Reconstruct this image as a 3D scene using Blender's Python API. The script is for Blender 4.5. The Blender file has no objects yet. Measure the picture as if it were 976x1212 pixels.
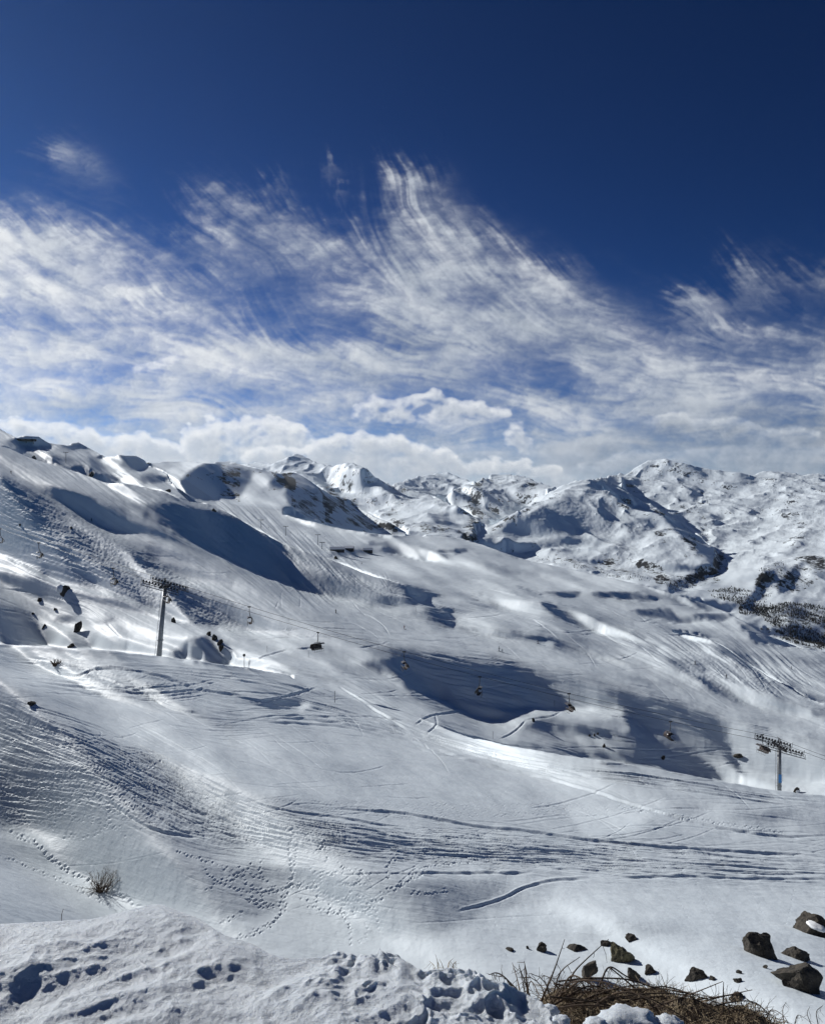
import math, random
import numpy as np
# ------------------------------------------------------------------ conventions
# The camera stands at the origin of the terrain frame, looks along +Y, horizon at HY.
# (px, row) are sight lines: u = X/Y = (px-CX)/F, w = Z/Y = (HY-row)/F
F, CX, HY = 902.0, 488.0, 600.0
AZ, EL = math.radians(50), math.radians(26)          # sun: left of forward, elevation
LX, LY = math.sin(AZ), -math.cos(AZ)                 # ground direction the light travels
TE = math.tan(EL)
rng = np.random.RandomState(7)

# ------------------------------------------------------------------ noise
_G = rng.rand(256, 256) * 2 * np.pi
_GX, _GY = np.cos(_G).astype(np.float32), np.sin(_G).astype(np.float32)
def perlin(x, y, seed=0):
    x = np.asarray(x, np.float64) + seed * 37.17; y = np.asarray(y, np.float64) + seed * 71.3
    xi = np.floor(x).astype(np.int64); yi = np.floor(y).astype(np.int64)
    fx = (x - xi).astype(np.float32); fy = (y - yi).astype(np.float32)
    u = fx * fx * fx * (fx * (fx * 6 - 15) + 10); v = fy * fy * fy * (fy * (fy * 6 - 15) + 10)
    x0 = xi & 255; x1 = (xi + 1) & 255; y0 = yi & 255; y1 = (yi + 1) & 255
    a = _GX[y0, x0] * fx + _GY[y0, x0] * fy
    b = _GX[y0, x1] * (fx - 1) + _GY[y0, x1] * fy
    c = _GX[y1, x0] * fx + _GY[y1, x0] * (fy - 1)
    d = _GX[y1, x1] * (fx - 1) + _GY[y1, x1] * (fy - 1)
    return (a + (b - a) * u) * (1 - v) + (c + (d - c) * u) * v      # about -0.7..0.7
def fbm(x, y, octs=5, seed=0, gain=0.5, lac=2.03):
    s = 0; a = 1.0
    for i in range(octs):
        s = s + a * perlin(x, y, seed + i * 3); a *= gain; x = x * lac; y = y * lac
    return s
def ridged(x, y, octs=5, seed=0, gain=0.5, lac=2.07):
    s = 0; a = 1.0; p = 1.0
    for i in range(octs):
        n = (1 - np.abs(perlin(x, y, seed + i * 5)) * 2.2); n = n * n * p
        s = s + a * n; p = np.clip(n, 0, 1); a *= gain; x = x * lac; y = y * lac
    return s

def blur(a, sig):
    if sig < 0.3: return a
    r = int(sig * 2.6 + 1); k = np.exp(-0.5 * (np.arange(-r, r + 1) / sig) ** 2); k /= k.sum()
    p = np.pad(a, ((r, r), (0, 0)), mode='edge'); o = np.zeros_like(a)
    for i, kk in enumerate(k): o += kk * p[i:i + a.shape[0]]
    p = np.pad(o, ((0, 0), (r, r)), mode='edge'); q = np.zeros_like(a)
    for i, kk in enumerate(k): q += kk * p[:, i:i + a.shape[1]]
    return q
def smooth_line(pts, n=6):
    """Catmull-Rom through the points"""
    P = np.array(pts, float); out = []
    P = np.vstack([2 * P[0] - P[1], P, 2 * P[-1] - P[-2]])
    for i in range(1, len(P) - 2):
        for k in range(n):
            t = k / n
            out.append(0.5 * ((2 * P[i]) + (-P[i-1] + P[i+1]) * t + (2*P[i-1] - 5*P[i] + 4*P[i+1] - P[i+2]) * t*t
                              + (-P[i-1] + 3*P[i] - 3*P[i+1] + P[i+2]) * t**3))
    out.append(P[-2]); return np.array(out)
def poly_mask(poly, X, Y):
    poly = np.asarray(poly, float); ins = np.zeros(X.shape, bool)
    x0, y0 = poly.min(0) - 2; x1, y1 = poly.max(0) + 2
    c = np.where((X[0] >= x0) & (X[0] <= x1))[0]; r = np.where((Y[:, 0] >= y0) & (Y[:, 0] <= y1))[0]
    if len(c) == 0 or len(r) == 0: return ins
    sl = (slice(r[0], r[-1] + 1), slice(c[0], c[-1] + 1))
    xs, ys = X[sl], Y[sl]; a = np.zeros(xs.shape, bool)
    n = len(poly)
    for i in range(n):
        xa, ya = poly[i]; xb, yb = poly[(i + 1) % n]
        if ya == yb: continue
        a ^= ((ya > ys) != (yb > ys)) & (xs < (xb - xa) * (ys - ya) / (yb - ya) + xa)
    ins[sl] = a; return ins

# ------------------------------------------------------------------ relief sketch
# skyline of the mountains
SKYLINE = [(-200,470),(-60,490),(0,507),(10,513),(20,518),(32,516),(46,517),(60,525),(78,526),(92,523),(105,530),(125,540),(140,539),
 (160,539),(180,548),(200,546),(225,546),(245,548),(272,545),(290,549),(305,546),(322,548),(338,540),(350,535),(362,540),(376,548),(392,550),
 (410,547),(420,547),(432,554),(446,563),(462,572),(480,566),(505,560),(530,557),(548,566),(562,569),(578,562),(592,560),(620,562),(640,571),
 (655,574),(676,568),(700,567),(722,562),(740,560),(754,550),(768,544),(785,542),(800,545),(822,550),(845,556),(862,558),(890,560),
 (912,555),(925,556),(950,560),(976,561),(1040,556),(1200,548)]
# lines where the ground breaks out of sight (everything above them is farther away)
CUTS = dict(
 near=[(-200,752),(0,762),(60,765),(120,769),(185,776),(240,783),(282,788),(320,794),(345,800)],
 near_r=[(500,850),(540,866),(580,877),(640,889),(700,898),(760,907),(820,918),(882,930),(930,936),(976,941),(1200,952)],
 shoulder=[(-200,460),(-60,505),(0,528),(20,534),(40,543),(62,550),(90,557),(112,566),(132,571),(160,574),(190,580),(215,590),(240,596),(262,603),(290,618),
           (330,640),(370,655),(400,664),(430,676),(470,690),(492,702)],
 knob=[(800,747),(840,757),(870,774),(905,797),(940,816),(976,832),(1200,900)],
 edge=[(500,634),(545,637),(575,646),(620,661),(700,679),(760,692),(800,704),(850,720),(880,735),(905,750),(940,763),(976,771),(1200,790)],
 peakfoot=[(338,606),(355,612),(400,624),(450,632),(500,634)],
 peak=[(272,546),(300,553),(330,559),(345,557),(360,563),(385,580),(410,592),(440,606),(470,622),(480,628)],
 upper=[(176,547),(182,552),(198,560),(210,572),(216,586),(240,596)],
 midmt=[(386,577),(396,566),(408,555),(420,547.5),(432,554),(446,563),(462,572),(490,580),(520,588),(545,600),(560,610)],
 backmt=[(520,588),(540,578),(560,570),(578,562),(592,560)],
 rightmt=[(540,638),(560,632),(590,615),(625,598),(648,580),(662,573)],
 spur=[(716,577),(726,584),(745,598),(780,606),(810,622),(835,640),(848,655),(846,672)],
 farridge=[(736,566),(742,580),(770,598),(790,600)],
)
# anchors: (px, row, distance)
ANCH = [
 # near slope
 (976,1050,38,.06),
 (976,960,92,.06),
 (976,942,112,.06),(800,918,125,.06),(700,901,130,.06),(600,884,138,.04),(505,856,146,.04),
 (0,764,88,.2),(100,771,98,.2),(200,780,122,.06),(300,794,138,.06),(340,802,150,.06),(400,820,160,.05),
] + [(x, 1230, 9 + x/976., .03) for x in range(-160, 1137, 16)] + [(x, 1135, 12.8 + 5.2*min(max(x,0),976)/976., .02) for x in range(-160, 1137, 16)] + [
 # hillside with the lifts
 (185,771,255,.3),(280,786,238,.3),(330,792,226,.3),
 (250,745,330,.15),(60,685,395,.2),(120,698,380,.2),(0,664,415,.2),
 (300,745,325,.3),
 (60,598,450,.2),(150,645,430,.2),(215,695,405,.2),(300,690,385,.3),(400,725,360,.4),(500,752,340,.5),(600,768,322,.5),(700,788,302,.5),(800,812,278,.5),(900,850,264,.6),(976,862,250,.6),
 (30,540,680,.3),(130,575,590,.3),(250,602,500,.4),(330,644,462,.4),(400,670,432,.4),(480,705,425,.5),(480,718,395,.5),
 (400,780,235,.4),(600,874,205,.2),(882,926,250),(930,931,246),(976,932,240),
 (600,745,385,.6),(700,770,355,.6),(560,725,460),(700,740,450),(820,790,340),(960,845,265),(960,836,300),
 (840,760,470),(960,825,420),(900,790,560),(976,776,700),
 (800,710,900),(880,740,760),(700,684,1150),(620,665,1400),(545,640,1800),(500,665,1000),(500,645,1500),(560,690,720),(640,700,760),(740,715,720),
 (400,658,900),(330,630,1100),(290,612,1250),(400,640,1250),(350,618,1500),(450,634,1700),(495,636,1800),(440,650,1080),
 # upper left hills
 (0,524,900),(0,509,1400),(60,540,950),(60,527,1500),(120,560,900),(120,542,1800),(178,572,950),(160,541,2000),(205,582,1000),
 # rocky peak
 (250,590,1800),(200,548,2600),(272,547,2700),(300,600,1900),(345,559,2350,.4),(345,608,1980),(400,622,2000,.4),(465,628,2050,.4),
 # back ranges
 (350,537,8800),(300,547,9000),(380,570,7600),(398,585,5000),(320,556,8300),
 (419,549,6200),(420,600,4600),(480,625,3600),(500,590,5200),(560,625,3600),(545,634,3300),(530,610,4300),
 (530,559,9500),(500,575,8500),(455,570,9000),(545,575,9300),
 (592,562,7600),(620,564,7600),(570,600,6200),(600,608,5200),
 (690,569,5600),(650,578,5400),(560,634,3300),(750,620,4200),(800,665,3000),(780,694,2400),
 (785,544,7800),(830,552,7900),(760,575,6900),(800,600,6000),(860,600,6200),(925,557,7600),(976,562,7400),(1130,556,7000),
 (900,640,4700),(976,640,4200),(976,700,3000),(900,700,3300),(850,712,2600),(976,765,2300),(930,755,2350),(850,660,3700),(1130,700,2800),
]
# tone sketch: where the ground turns to (1) or away from (0) the sun: (value, edge softness, polygon)
T = []
def t(v, s, *p): T.append((v, s, p))
def build_tones():
    # rough left flank below the run
    t(.20,5,(0,556),(75,600),(150,645),(250,703),(330,745),(300,752),(215,738),(165,735),(125,698),(75,687),(40,672),(0,652))
    t(.06,4,(38,580),(60,585),(82,602),(90,612),(60,606),(40,598))
    t(.08,4,(-150,590),(0,605),(38,620),(42,640),(30,650),(0,652),(-150,640))
    t(.10,3,(92,620),(135,643),(185,672),(212,690),(255,703),(305,728),(255,725),(228,712),(200,700),(165,680),(120,650),(95,636))
    t(.10,3,(120,672),(150,676),(175,690),(200,700),(218,715),(223,742),(195,737),(165,728),(130,700),(100,688),(60,684),(50,672))
    t(.50,3,(160,664),(200,680),(260,700),(330,728),(320,733),(250,706),(195,688))
    # groomed run
    t(.52,4,(-150,480),(0,530),(60,552),(110,580),(150,605),(215,640),(290,677),(400,712),(480,722),(560,742),(700,775),(800,800),(976,855),(976,865),(860,845),(740,815),(600,778),(480,768),(330,745),(250,702),(150,645),(75,600),(0,556),(-150,520))
    t(.62,4,(0,548),(100,590),(200,645),(300,695),(400,735),(500,755),(480,765),(330,735),(200,665),(100,612),(20,565))
    # hill above the run
    t(.34,4,(130,573),(180,580),(215,590),(262,604),(300,622),(340,648),(300,640),(240,612),(180,600),(145,592))
    t(.03,3,(150,596),(200,598),(240,604),(275,614),(305,630),(335,650),(345,690),(300,676),(250,655),(215,639),(180,616))
    t(.36,3,(342,645),(380,662),(430,682),(470,692),(500,704),(480,716),(440,716),(400,711),(345,690))
    t(.08,3,(345,676),(400,688),(425,698),(427,712),(400,709),(370,700))
    t(.03,2,(430,706),(480,709),(484,718),(436,717))
    t(.05,2,(478,692),(500,698),(522,706),(505,711),(480,716))
    # upper left hills
    t(.05,1.5,(80,553),(100,550),(117,554),(122,560),(152,569),(132,570),(115,564))
    t(.12,1.5,(103,541),(125,545),(142,555),(130,561),(110,551))
    t(.05,1.5,(138,541),(163,540),(180,549),(160,558),(145,551))
    t(.12,1.5,(165,561),(188,563),(196,570),(170,573)); t(.10,1.5,(66,527),(92,524),(106,532),(84,533)); t(.10,1.5,(5,522),(18,522),(31,535),(15,530))
    t(.85,2,(105,534),(130,542),(150,560),(160,568),(150,566),(130,555)); t(.8,2,(34,520),(50,520),(55,526),(38,528))
    t(.25,2,(30,530),(80,540),(100,548),(60,545))
    # rocky peak
    t(.12,2,(208,572),(222,556),(243,549),(262,552),(258,590),(250,594),(216,586))
    t(.75,2,(185,560),(215,550),(238,548),(222,558),(207,572))
    t(.22,2,(262,552),(300,556),(318,562),(305,575),(285,590),(262,588)); t(.10,2,(328,560),(340,560),(330,585),(316,575))
    t(.70,2,(300,560),(318,562),(300,590),(285,588)); t(.6,3,(270,592),(300,585),(330,580),(340,600),(345,608),(300,602))
    t(.10,2,(345,557),(384,577),(420,600),(455,632),(400,624),(362,612),(343,600),(336,582))
    t(.04,2,(385,580),(440,605),(472,624),(452,630),(420,606))
    # plateau
    t(.05,1.5,(470,645),(500,649),(507,665),(485,662),(450,652)); t(.08,1.2,(508,659),(530,659),(523,667),(509,667)); t(.15,1.2,(518,651),(552,650),(548,655),(520,655))
    t(.18,1.2,(385,655),(418,650),(442,657),(400,661)); t(.22,1.5,(435,641),(490,645),(484,650),(440,648)); t(.7,3,(420,655),(470,665),(500,680),(470,680),(430,665))  # first patch: the huts' shadows, modelled as ground tilted from the sun
    t(.3,3,(545,665),(600,672),(640,682),(600,680)); 
    t(.06,2,(486,723),(530,721),(535,746),(512,740)); t(.08,2,(534,741),(590,748),(645,755),(650,760),(620,759),(580,754))
    t(.10,2.5,(628,714),(662,716),(702,734),(732,751),(702,751),(668,738),(645,726)); t(.12,2,(645,755),(690,766),(722,782),(700,780),(660,767))
    t(.25,3,(560,700),(600,712),(635,727),(600,722)); t(.08,1.5,(603,691),(640,701),(680,701),(678,708),(640,705)); t(.08,1.3,(698,702),(732,700),(770,706),(772,712),(730,710),(705,707))
    t(.78,2.5,(535,728),(580,724),(630,735),(640,748),(600,744),(545,736)); t(.7,3,(640,690),(700,695),(760,700),(740,698),(680,698))
    t(.12,1.5,(743,722),(790,721),(800,729),(830,736),(795,737),(760,731)); t(.12,1.5,(780,702),(812,708),(852,723),(830,723),(800,713))
    t(.10,1.5,(862,723),(895,735),(916,755),(946,765),(900,763),(875,743)); t(.12,1.2,(818,727),(862,728),(858,736),(830,733))
    t(.22,3,(720,744),(760,754),(778,770),(750,763)); t(.28,4,(785,778),(830,784),(835,797),(800,792)); t(.28,3,(735,800),(780,806),(800,812),(760,812))
    t(.08,2,(826,800),(880,814),(940,834),(974,845),(962,849),(920,842),(880,832),(838,816))
    t(.25,2,(838,755),(872,772),(910,796),(945,815),(976,830),(976,840),(935,822),(900,806),(862,780))
    t(.92,3,(826,762),(838,764),(850,776),(838,772)); t(.92,4,(800,802),(818,804),(835,816),(815,812)); t(.9,4,(888,786),(900,790),(915,804),(905,802)); t(.25,3,(880,782),(890,790),(905,808),(895,806))
    # hollow behind the near crest
    t(.28,5,(430,770),(500,772),(600,780),(680,795),(760,818),(850,845),(800,842),(700,822),(600,795),(470,785))
    t(.02,3,(425,784),(470,780),(520,784),(580,788),(640,797),(690,812),(725,826),(735,842),(680,838),(600,840),(560,833),(535,833),(500,822),(468,806),(440,795))
    t(.02,2.5,(700,820),(760,824),(810,838),(845,848),(860,856),(862,876),(883,930),(830,919),(760,905),(700,896),(690,880),(740,868),(735,850))
    t(.86,3,(520,826),(560,836),(620,842),(690,838),(722,850),(700,854),(660,852),(628,852),(600,856),(560,850))
    t(.14,3,(632,852),(680,858),(735,868),(748,880),(750,903),(640,887),(612,872))
    t(.62,3,(866,862),(880,870),(905,900),(900,925),(885,925),(864,878)); t(.40,3,(880,860),(915,865),(925,885),(890,878))
    # bench and hillock under the left lift tower
    t(.74,4,(-150,640),(0,660),(60,686),(130,704),(220,742),(245,752),(205,768),(185,766),(120,738),(50,708),(0,694),(-150,670))
    t(.14,9,(-150,690),(0,714),(32,722),(58,742),(80,767),(0,764),(-150,755)); t(.30,4,(66,722),(110,736),(150,756),(182,776),(110,774),(85,750))
    t(.10,2,(222,756),(255,756),(283,788),(200,780),(206,772)); t(.72,3,(250,740),(330,752),(360,765),(300,785),(275,770))
    # near slope
    t(.36,7,(-150,800),(0,822),(60,848),(120,873),(200,903),(300,958),(420,985),(560,1000),(700,1010),(600,1022),(340,1005),(240,1012),(150,990),(80,985),(0,985),(-150,985))
    t(.22,5,(-150,900),(0,906),(60,914),(112,926),(60,942),(112,956),(60,982),(0,982),(-150,980)); t(.08,3,(40,858),(70,865),(62,872),(44,866))
    t(.12,4,(150,1011),(190,1013),(242,1026),(240,1042),(220,1047),(200,1031)); t(.20,5,(240,1028),(350,1028),(400,1040),(460,1034),(445,1052),(500,1062),(545,1067),(520,1080),(400,1072),(330,1046),(250,1046))
    t(.22,8,(420,1050),(560,1040),(600,1050),(540,1100),(440,1110)); t(.26,8,(0,1000),(200,1010),(330,1050),(300,1090),(120,1050)); t(.6,8,(-50,1020),(60,1035),(150,1070),(0,1075))
    t(.78,8,(-150,780),(0,797),(60,817),(130,850),(220,898),(300,946),(330,935),(250,885),(150,836),(60,800),(-150,770))
    t(.70,22,(285,860),(330,868),(320,900),(290,930),(265,905)); t(.45,4,(80,800),(200,812),(240,822),(140,832)); t(.04,2,(272,824),(312,829),(352,829),(350,836),(318,837),(282,829))
    t(.9,3,(350,832),(362,830),(366,840),(354,843)); t(.64,10,(380,830),(560,900),(700,920),(700,960),(500,930),(380,880))
    t(.34,4,(860,964),(930,961),(905,976),(870,973)); t(.36,4,(775,952),(830,960),(810,968)); t(.85,6,(670,960),(760,965),(755,985),(700,990)); t(.30,3,(688,1092),(760,1090),(818,1092),(790,1108),(700,1112))
    t(.32,4,(600,1052),(660,1048),(640,1068),(560,1078)); t(.75,8,(640,1050),(976,1060),(976,1110),(830,1100),(700,1080))
    # right-hand mountains
    t(.74,3,(560,637),(600,612),(650,580),(700,567),(785,543),(976,560),(1130,556),(1130,790),(976,771),(905,750),(800,704),(700,679))
    t(.22,3,(588,628),(620,606),(660,590),(700,588),(720,594),(728,610),(720,624),(700,633),(640,631),(606,636)); t(.18,2,(690,570),(722,562),(742,580),(772,594),(790,600),(750,596),(715,582),(700,580))  # first patch: a cloud's shadow put into the shape of the ground
    t(.22,2,(738,617),(760,614),(778,622),(762,634),(744,630)); t(.18,2,(775,600),(800,608),(835,640),(846,660),(826,654),(800,632)); t(.16,1.5,(812,580),(822,576),(830,584),(822,592))
    t(.2,1.5,(838,604),(850,606),(855,614),(845,622)); t(.12,2,(800,545),(830,550),(858,558),(840,561),(815,555)); t(.15,2,(824,627),(836,630),(836,640),(826,640))
    t(.12,2,(875,720),(895,690),(912,672),(918,676),(905,700),(890,715)); t(.2,2,(920,690),(945,664),(952,668),(938,690),(922,705)); t(.4,3,(940,700),(976,680),(976,760),(930,740))
    t(.25,2,(790,690),(830,672),(848,660),(852,665),(820,690),(795,700)); t(.30,2,(745,562),(755,566),(760,575),(742,572)); t(.80,4,(860,640),(976,600),(976,650),(890,680),(840,700))
    t(.90,2,(560,633),(600,610),(645,582),(655,576),(640,595),(600,618),(575,632))
    # centre mountains
    t(.74,2,(400,590),(412,550),(440,564),(500,583),(545,600),(570,625),(545,636),(480,625)); t(.30,2,(432,556),(462,573),(500,583),(480,592),(450,575)); t(.3,2,(500,605),(530,612),(545,625),(520,620))
    t(.22,2,(545,584),(575,572),(600,580),(632,592),(618,604),(598,614),(565,606)); t(.80,1.5,(575,566),(592,562),(620,568),(610,580),(590,574)); t(.4,2,(325,550),(350,537),(380,560),(372,580),(340,570)); t(.38,3,(470,568),(530,559),(548,572),(520,590),(480,580))
build_tones()

def tone_to_slope(b):
    return np.interp(b, [0, .3, .5, .7, 1.0], [-TE * 1.35, -TE * .72, -TE * .38, -TE * .06, TE * .5])

PX0, PX1, RW0, RW1 = -160, 1136, 460, 1236
def tone_map(step):
    xs = np.arange(PX0, PX1 + 1, step, dtype=float); ys = np.arange(RW0, RW1 + 1, step, dtype=float)
    X, Y = np.meshgrid(xs, ys); B = np.interp(X, [-160, 300, 700], [.47, .54, .60]) * np.ones_like(X)
    # ragged outlines
    k_ = np.interp(Y, [560, 700, 900], [1.2, 2.6, 6.0])
    WX = X + k_ * 2.0 * fbm(X / (k_ * 11), Y / (k_ * 5), 3, 131); WY = Y + k_ * .9 * fbm(X / (k_ * 13), Y / (k_ * 5), 3, 137)
    for v, s, p in T:
        P = smooth_line(list(p) + [p[0]], 4)[:-1]; x0, y0 = P.min(0) - 26; x1, y1 = P.max(0) + 26
        c = np.where((xs >= x0) & (xs <= x1))[0]; r = np.where((ys >= y0) & (ys <= y1))[0]
        if len(c) < 2 or len(r) < 2: continue
        sl = (slice(r[0], r[-1] + 1), slice(c[0], c[-1] + 1)); m = np.zeros(WX[sl].shape, bool); wx, wy = WX[sl], WY[sl]
        for i in range(len(P)):
            xa, ya = P[i]; xb, yb = P[(i + 1) % len(P)]
            if ya != yb: m ^= ((ya > wy) != (yb > wy)) & (wx < (xb - xa) * (wy - ya) / (yb - ya) + xa)
        m = blur(m.astype(float), s * .6 / step); B[sl] = B[sl] * (1 - m) + v * m
    # smaller rolls and gullies that run with the slope; ribs on the big mountain at right
    a = math.radians(20); xr = X * math.cos(a) + Y * math.sin(a); yr = -X * math.sin(a) + Y * math.cos(a)
    n1 = fbm(xr / 85, yr / 11, 4, 141); n2 = fbm(xr / 190, yr / 26, 3, 143)
    a = math.radians(-38); xm = X * math.cos(a) + Y * math.sin(a); ym = -X * math.sin(a) + Y * math.cos(a)
    n3 = fbm(xm / 55, ym / 13, 4, 145, .58); n4 = fbm(X / 38, Y / 20, 4, 149, .58)
    edge = np.interp(X, [-200, 545, 620, 700, 800, 850, 905, 976, 1200], [430, 636, 661, 680, 705, 721, 750, 771, 790]); far = np.clip((edge - Y) / 4, 0, 1) * (X > 530)
    near = np.clip((Y - np.interp(X, [-200, 300, 500, 976, 1200], [755, 790, 850, 940, 955])) / 12, 0, 1)
    amp = np.clip((B - .10) * 2.4, .08, 1)
    run = poly_mask([(-160,470),(0,528),(60,550),(110,578),(150,603),(215,638),(290,676),(400,711),(480,721),(560,742),(700,775),(800,800),(976,855),(976,868),(860,848),(740,818),(600,780),(480,770),(330,748),(250,704),(150,648),(75,602),(0,556),(-160,520)], X, Y).astype(float)
    amp = amp * (1 - .72 * blur(run, 6. / step))
    B = B + amp * ((1 - far) * (1 - near) * (.42 * n1 + .24 * n2) + near * np.interp(Y, [1000, 1080], [1, .4]) * (.16 * n1 + .22 * n2) + far * (.42 * n3 + .32 * n4))
    B = np.clip(B, 0, 1)
    return X, Y, B

def cut_mask(step, X, Y):
    """edges (r,c)-(r,c+1) and (r,c)-(r-1,c) that cross an occlusion line"""
    nr, nc = X.shape; cu = np.zeros((nr, nc), bool); cw = np.zeros((nr, nc), bool)
    for pts in CUTS.values():
        P = smooth_line(pts, 8)
        for (xa, ya), (xb, yb) in zip(P[:-1], P[1:]):
            # vertical edges at columns between xa, xb
            lo, hi = sorted((xa, xb))
            for c in range(max(0, int(math.ceil((lo - PX0) / step))), min(nc - 1, int(math.floor((hi - PX0) / step))) + 1):
                x = PX0 + c * step
                if xb == xa: continue
                y = ya + (yb - ya) * (x - xa) / (xb - xa); r = int(math.ceil((y - RW0) / step))
                if 0 < r < nr: cw[r, c] = True
            lo, hi = sorted((ya, yb))
            for r in range(max(0, int(math.ceil((lo - RW0) / step))), min(nr - 1, int(math.floor((hi - RW0) / step))) + 1):
                y = RW0 + r * step
                if yb == ya: continue
                x = xa + (xb - xa) * (y - ya) / (yb - ya); c = int(math.floor((x - PX0) / step))
                if 0 <= c < nc - 1: cu[r, c] = True
    return cu, cw

def solve_level(step, lam0, iters, rounds=3):
    X, Y, B = tone_map(step); G = tone_to_slope(B); nr, nc = X.shape
    sky = np.interp(X[0], *np.array(SKYLINE, float).T)
    act = Y >= sky[None, :] - step * .51
    cu, cw = cut_mask(step, X, Y)
    mu = np.zeros_like(act); mu[:, :-1] = act[:, :-1] & act[:, 1:]; mu &= ~cu
    mw = np.zeros_like(act); mw[1:] = act[1:] & act[:-1]; mw &= ~cw
    u = (X - CX) / F; w = (HY - Y) / F
    A = G - w * LY; Bc = LX - u * LY; nn = np.hypot(A, Bc)
    A = A / nn; Bq = Bc / nn; R = LY / nn
    k = F / step
    both = (mu & mw).astype(float)
    wg = both * 1.0
    farw = np.interp(Y, [560, 640, 760], [.35, .7, 1.0]); wg = wg * (1 - .6 * np.exp(-((X - 95) / 90) ** 2 - ((Y - 745) / 26) ** 2)) * (1 - .75 * np.exp(-((X - 600) / 120) ** 2 - ((Y - 880) / 16) ** 2)) * farw * np.interp(Y, [800, 900, 1000, 1100], [1, .9, .9, .8])
    # second differences
    m2u = np.zeros_like(act); m2u[:, 1:-1] = mu[:, :-2] & mu[:, 1:-1]
    m2w = np.zeros_like(act); m2w[1:-1] = mw[1:-1] & mw[2:]
    nb = np.interp(Y, [800, 900, 1000], [1, 2.6, 5]) * .10 * (1 + 4.0 * np.exp(-((X - 85) / 90) ** 2 - ((Y - 742) / 30) ** 2) + 2.0 * np.exp(-((X - 600) / 120) ** 2 - ((Y - 880) / 18) ** 2)); su = m2u * nb; sw = m2w * nb
    # mixed difference keeps sheets tied together
    wa = np.zeros_like(X); La = np.zeros_like(X)
    for (px, rw, D, *w4) in ANCH:
        c = int(round((px - PX0) / step)); r = int(round((rw - RW0) / step))
        if 0 <= c < nc and 0 <= r < nr:
            # stay on the proper side of a cut: search nearest active
            if not act[r, c]:
                while r < nr - 1 and not act[r, c]: r += 1
            wa[r, c] = 6.0 * (8 / step) ** -.5 * (w4[0] if w4 else 1.0); La[r, c] = math.log(D)
    def du(L): o = np.zeros_like(L); o[:, :-1] = (L[:, 1:] - L[:, :-1]); return o * mu
    def duT(g): g = g * mu; o = np.zeros_like(g); o[:, :-1] -= g[:, :-1]; o[:, 1:] += g[:, :-1]; return o
    def dw(L): o = np.zeros_like(L); o[1:] = L[:-1] - L[1:]; return o * mw
    def dwT(g): g = g * mw; o = np.zeros_like(g); o[1:] -= g[1:]; o[:-1] += g[1:]; return o
    def lu(L): o = np.zeros_like(L); o[:, 1:-1] = L[:, 2:] - 2 * L[:, 1:-1] + L[:, :-2]; return o * su
    def luT(g): g = g * su; o = np.zeros_like(g); o[:, 2:] += g[:, 1:-1]; o[:, 1:-1] -= 2 * g[:, 1:-1]; o[:, :-2] += g[:, 1:-1]; return o
    def lw(L): o = np.zeros_like(L); o[1:-1] = L[2:] - 2 * L[1:-1] + L[:-2]; return o * sw
    def lwT(g): g = g * sw; o = np.zeros_like(g); o[2:] += g[1:-1]; o[1:-1] -= 2 * g[1:-1]; o[:-2] += g[1:-1]; return o
    q = k                        # second-difference scale (favours smooth depth)
    eps = .02
    L = lam0.copy(); wm = np.zeros_like(X); lo = np.full_like(X, .45); tm = np.zeros_like(X)
    wtarget = .45
    for rd in range(rounds):
        def op(L):
            a, b = du(L) * k, dw(L) * k
            r1 = wg * wg * (Bq * a + A * b)
            o = duT(Bq * r1) * k + dwT(A * r1) * k
            o += luT(lu(L)) * q * q + lwT(lw(L)) * q * q
            o += duT(du(L)) * (eps * k) ** 2 + dwT(dw(L)) * (eps * k * .3) ** 2
            o += dwT(wm * dw(L)) * k * k
            o += wa * wa * L * 400 + 1e-6 * L
            return o
        rhs = duT(Bq * wg * wg * R) * k + dwT(A * wg * wg * R) * k + wa * wa * La * 400 + dwT(wm * tm) * k
        diag = 1e-6 + wa * wa * 400
        g1 = (wg * Bq * k) ** 2 + (eps * k) ** 2 * mu; diag = diag + g1; diag[:, 1:] += g1[:, :-1]
        g2 = (wg * A * k) ** 2 + ((eps * .3 * k) ** 2 + wm * k * k) * mw; diag += g2; diag[:-1] += g2[1:]
        diag += (su * su + sw * sw) * 4 * q * q
        x = L; r = (rhs - op(x)) * act; z = r / diag; p = z.copy(); rz = (r * z).sum()
        for it in range(iters):
            Ap = op(p) * act; al = rz / ((p * Ap).sum() + 1e-30)
            x = x + al * p; r = r - al * Ap; z = r / diag; rz2 = (r * z).sum()
            p = z + (rz2 / (rz + 1e-30)) * p; rz = rz2
        L = x
        b = dw(L) * k
        bad = (b < wtarget) & mw
        wm = np.where(bad | (wm > 0), 3.0, 0.0) * mw; tm = np.full_like(X, wtarget * 1.2)
        # release the ones now comfortably steep
        wm[(b > wtarget * 2.2)] = 0
    return X, Y, L, act, B

def resample(L, nr, nc):
    r = np.linspace(0, L.shape[0] - 1, nr); c = np.linspace(0, L.shape[1] - 1, nc)
    r0 = np.minimum(r.astype(int), L.shape[0] - 2); c0 = np.minimum(c.astype(int), L.shape[1] - 2)
    fr = (r - r0)[:, None]; fc = (c - c0)[None, :]
    a = L[r0][:, c0]; b = L[r0][:, c0 + 1]; d = L[r0 + 1][:, c0]; e = L[r0 + 1][:, c0 + 1]
    return (a * (1 - fc) + b * fc) * (1 - fr) + (d * (1 - fc) + e * fc) * fr

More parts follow.
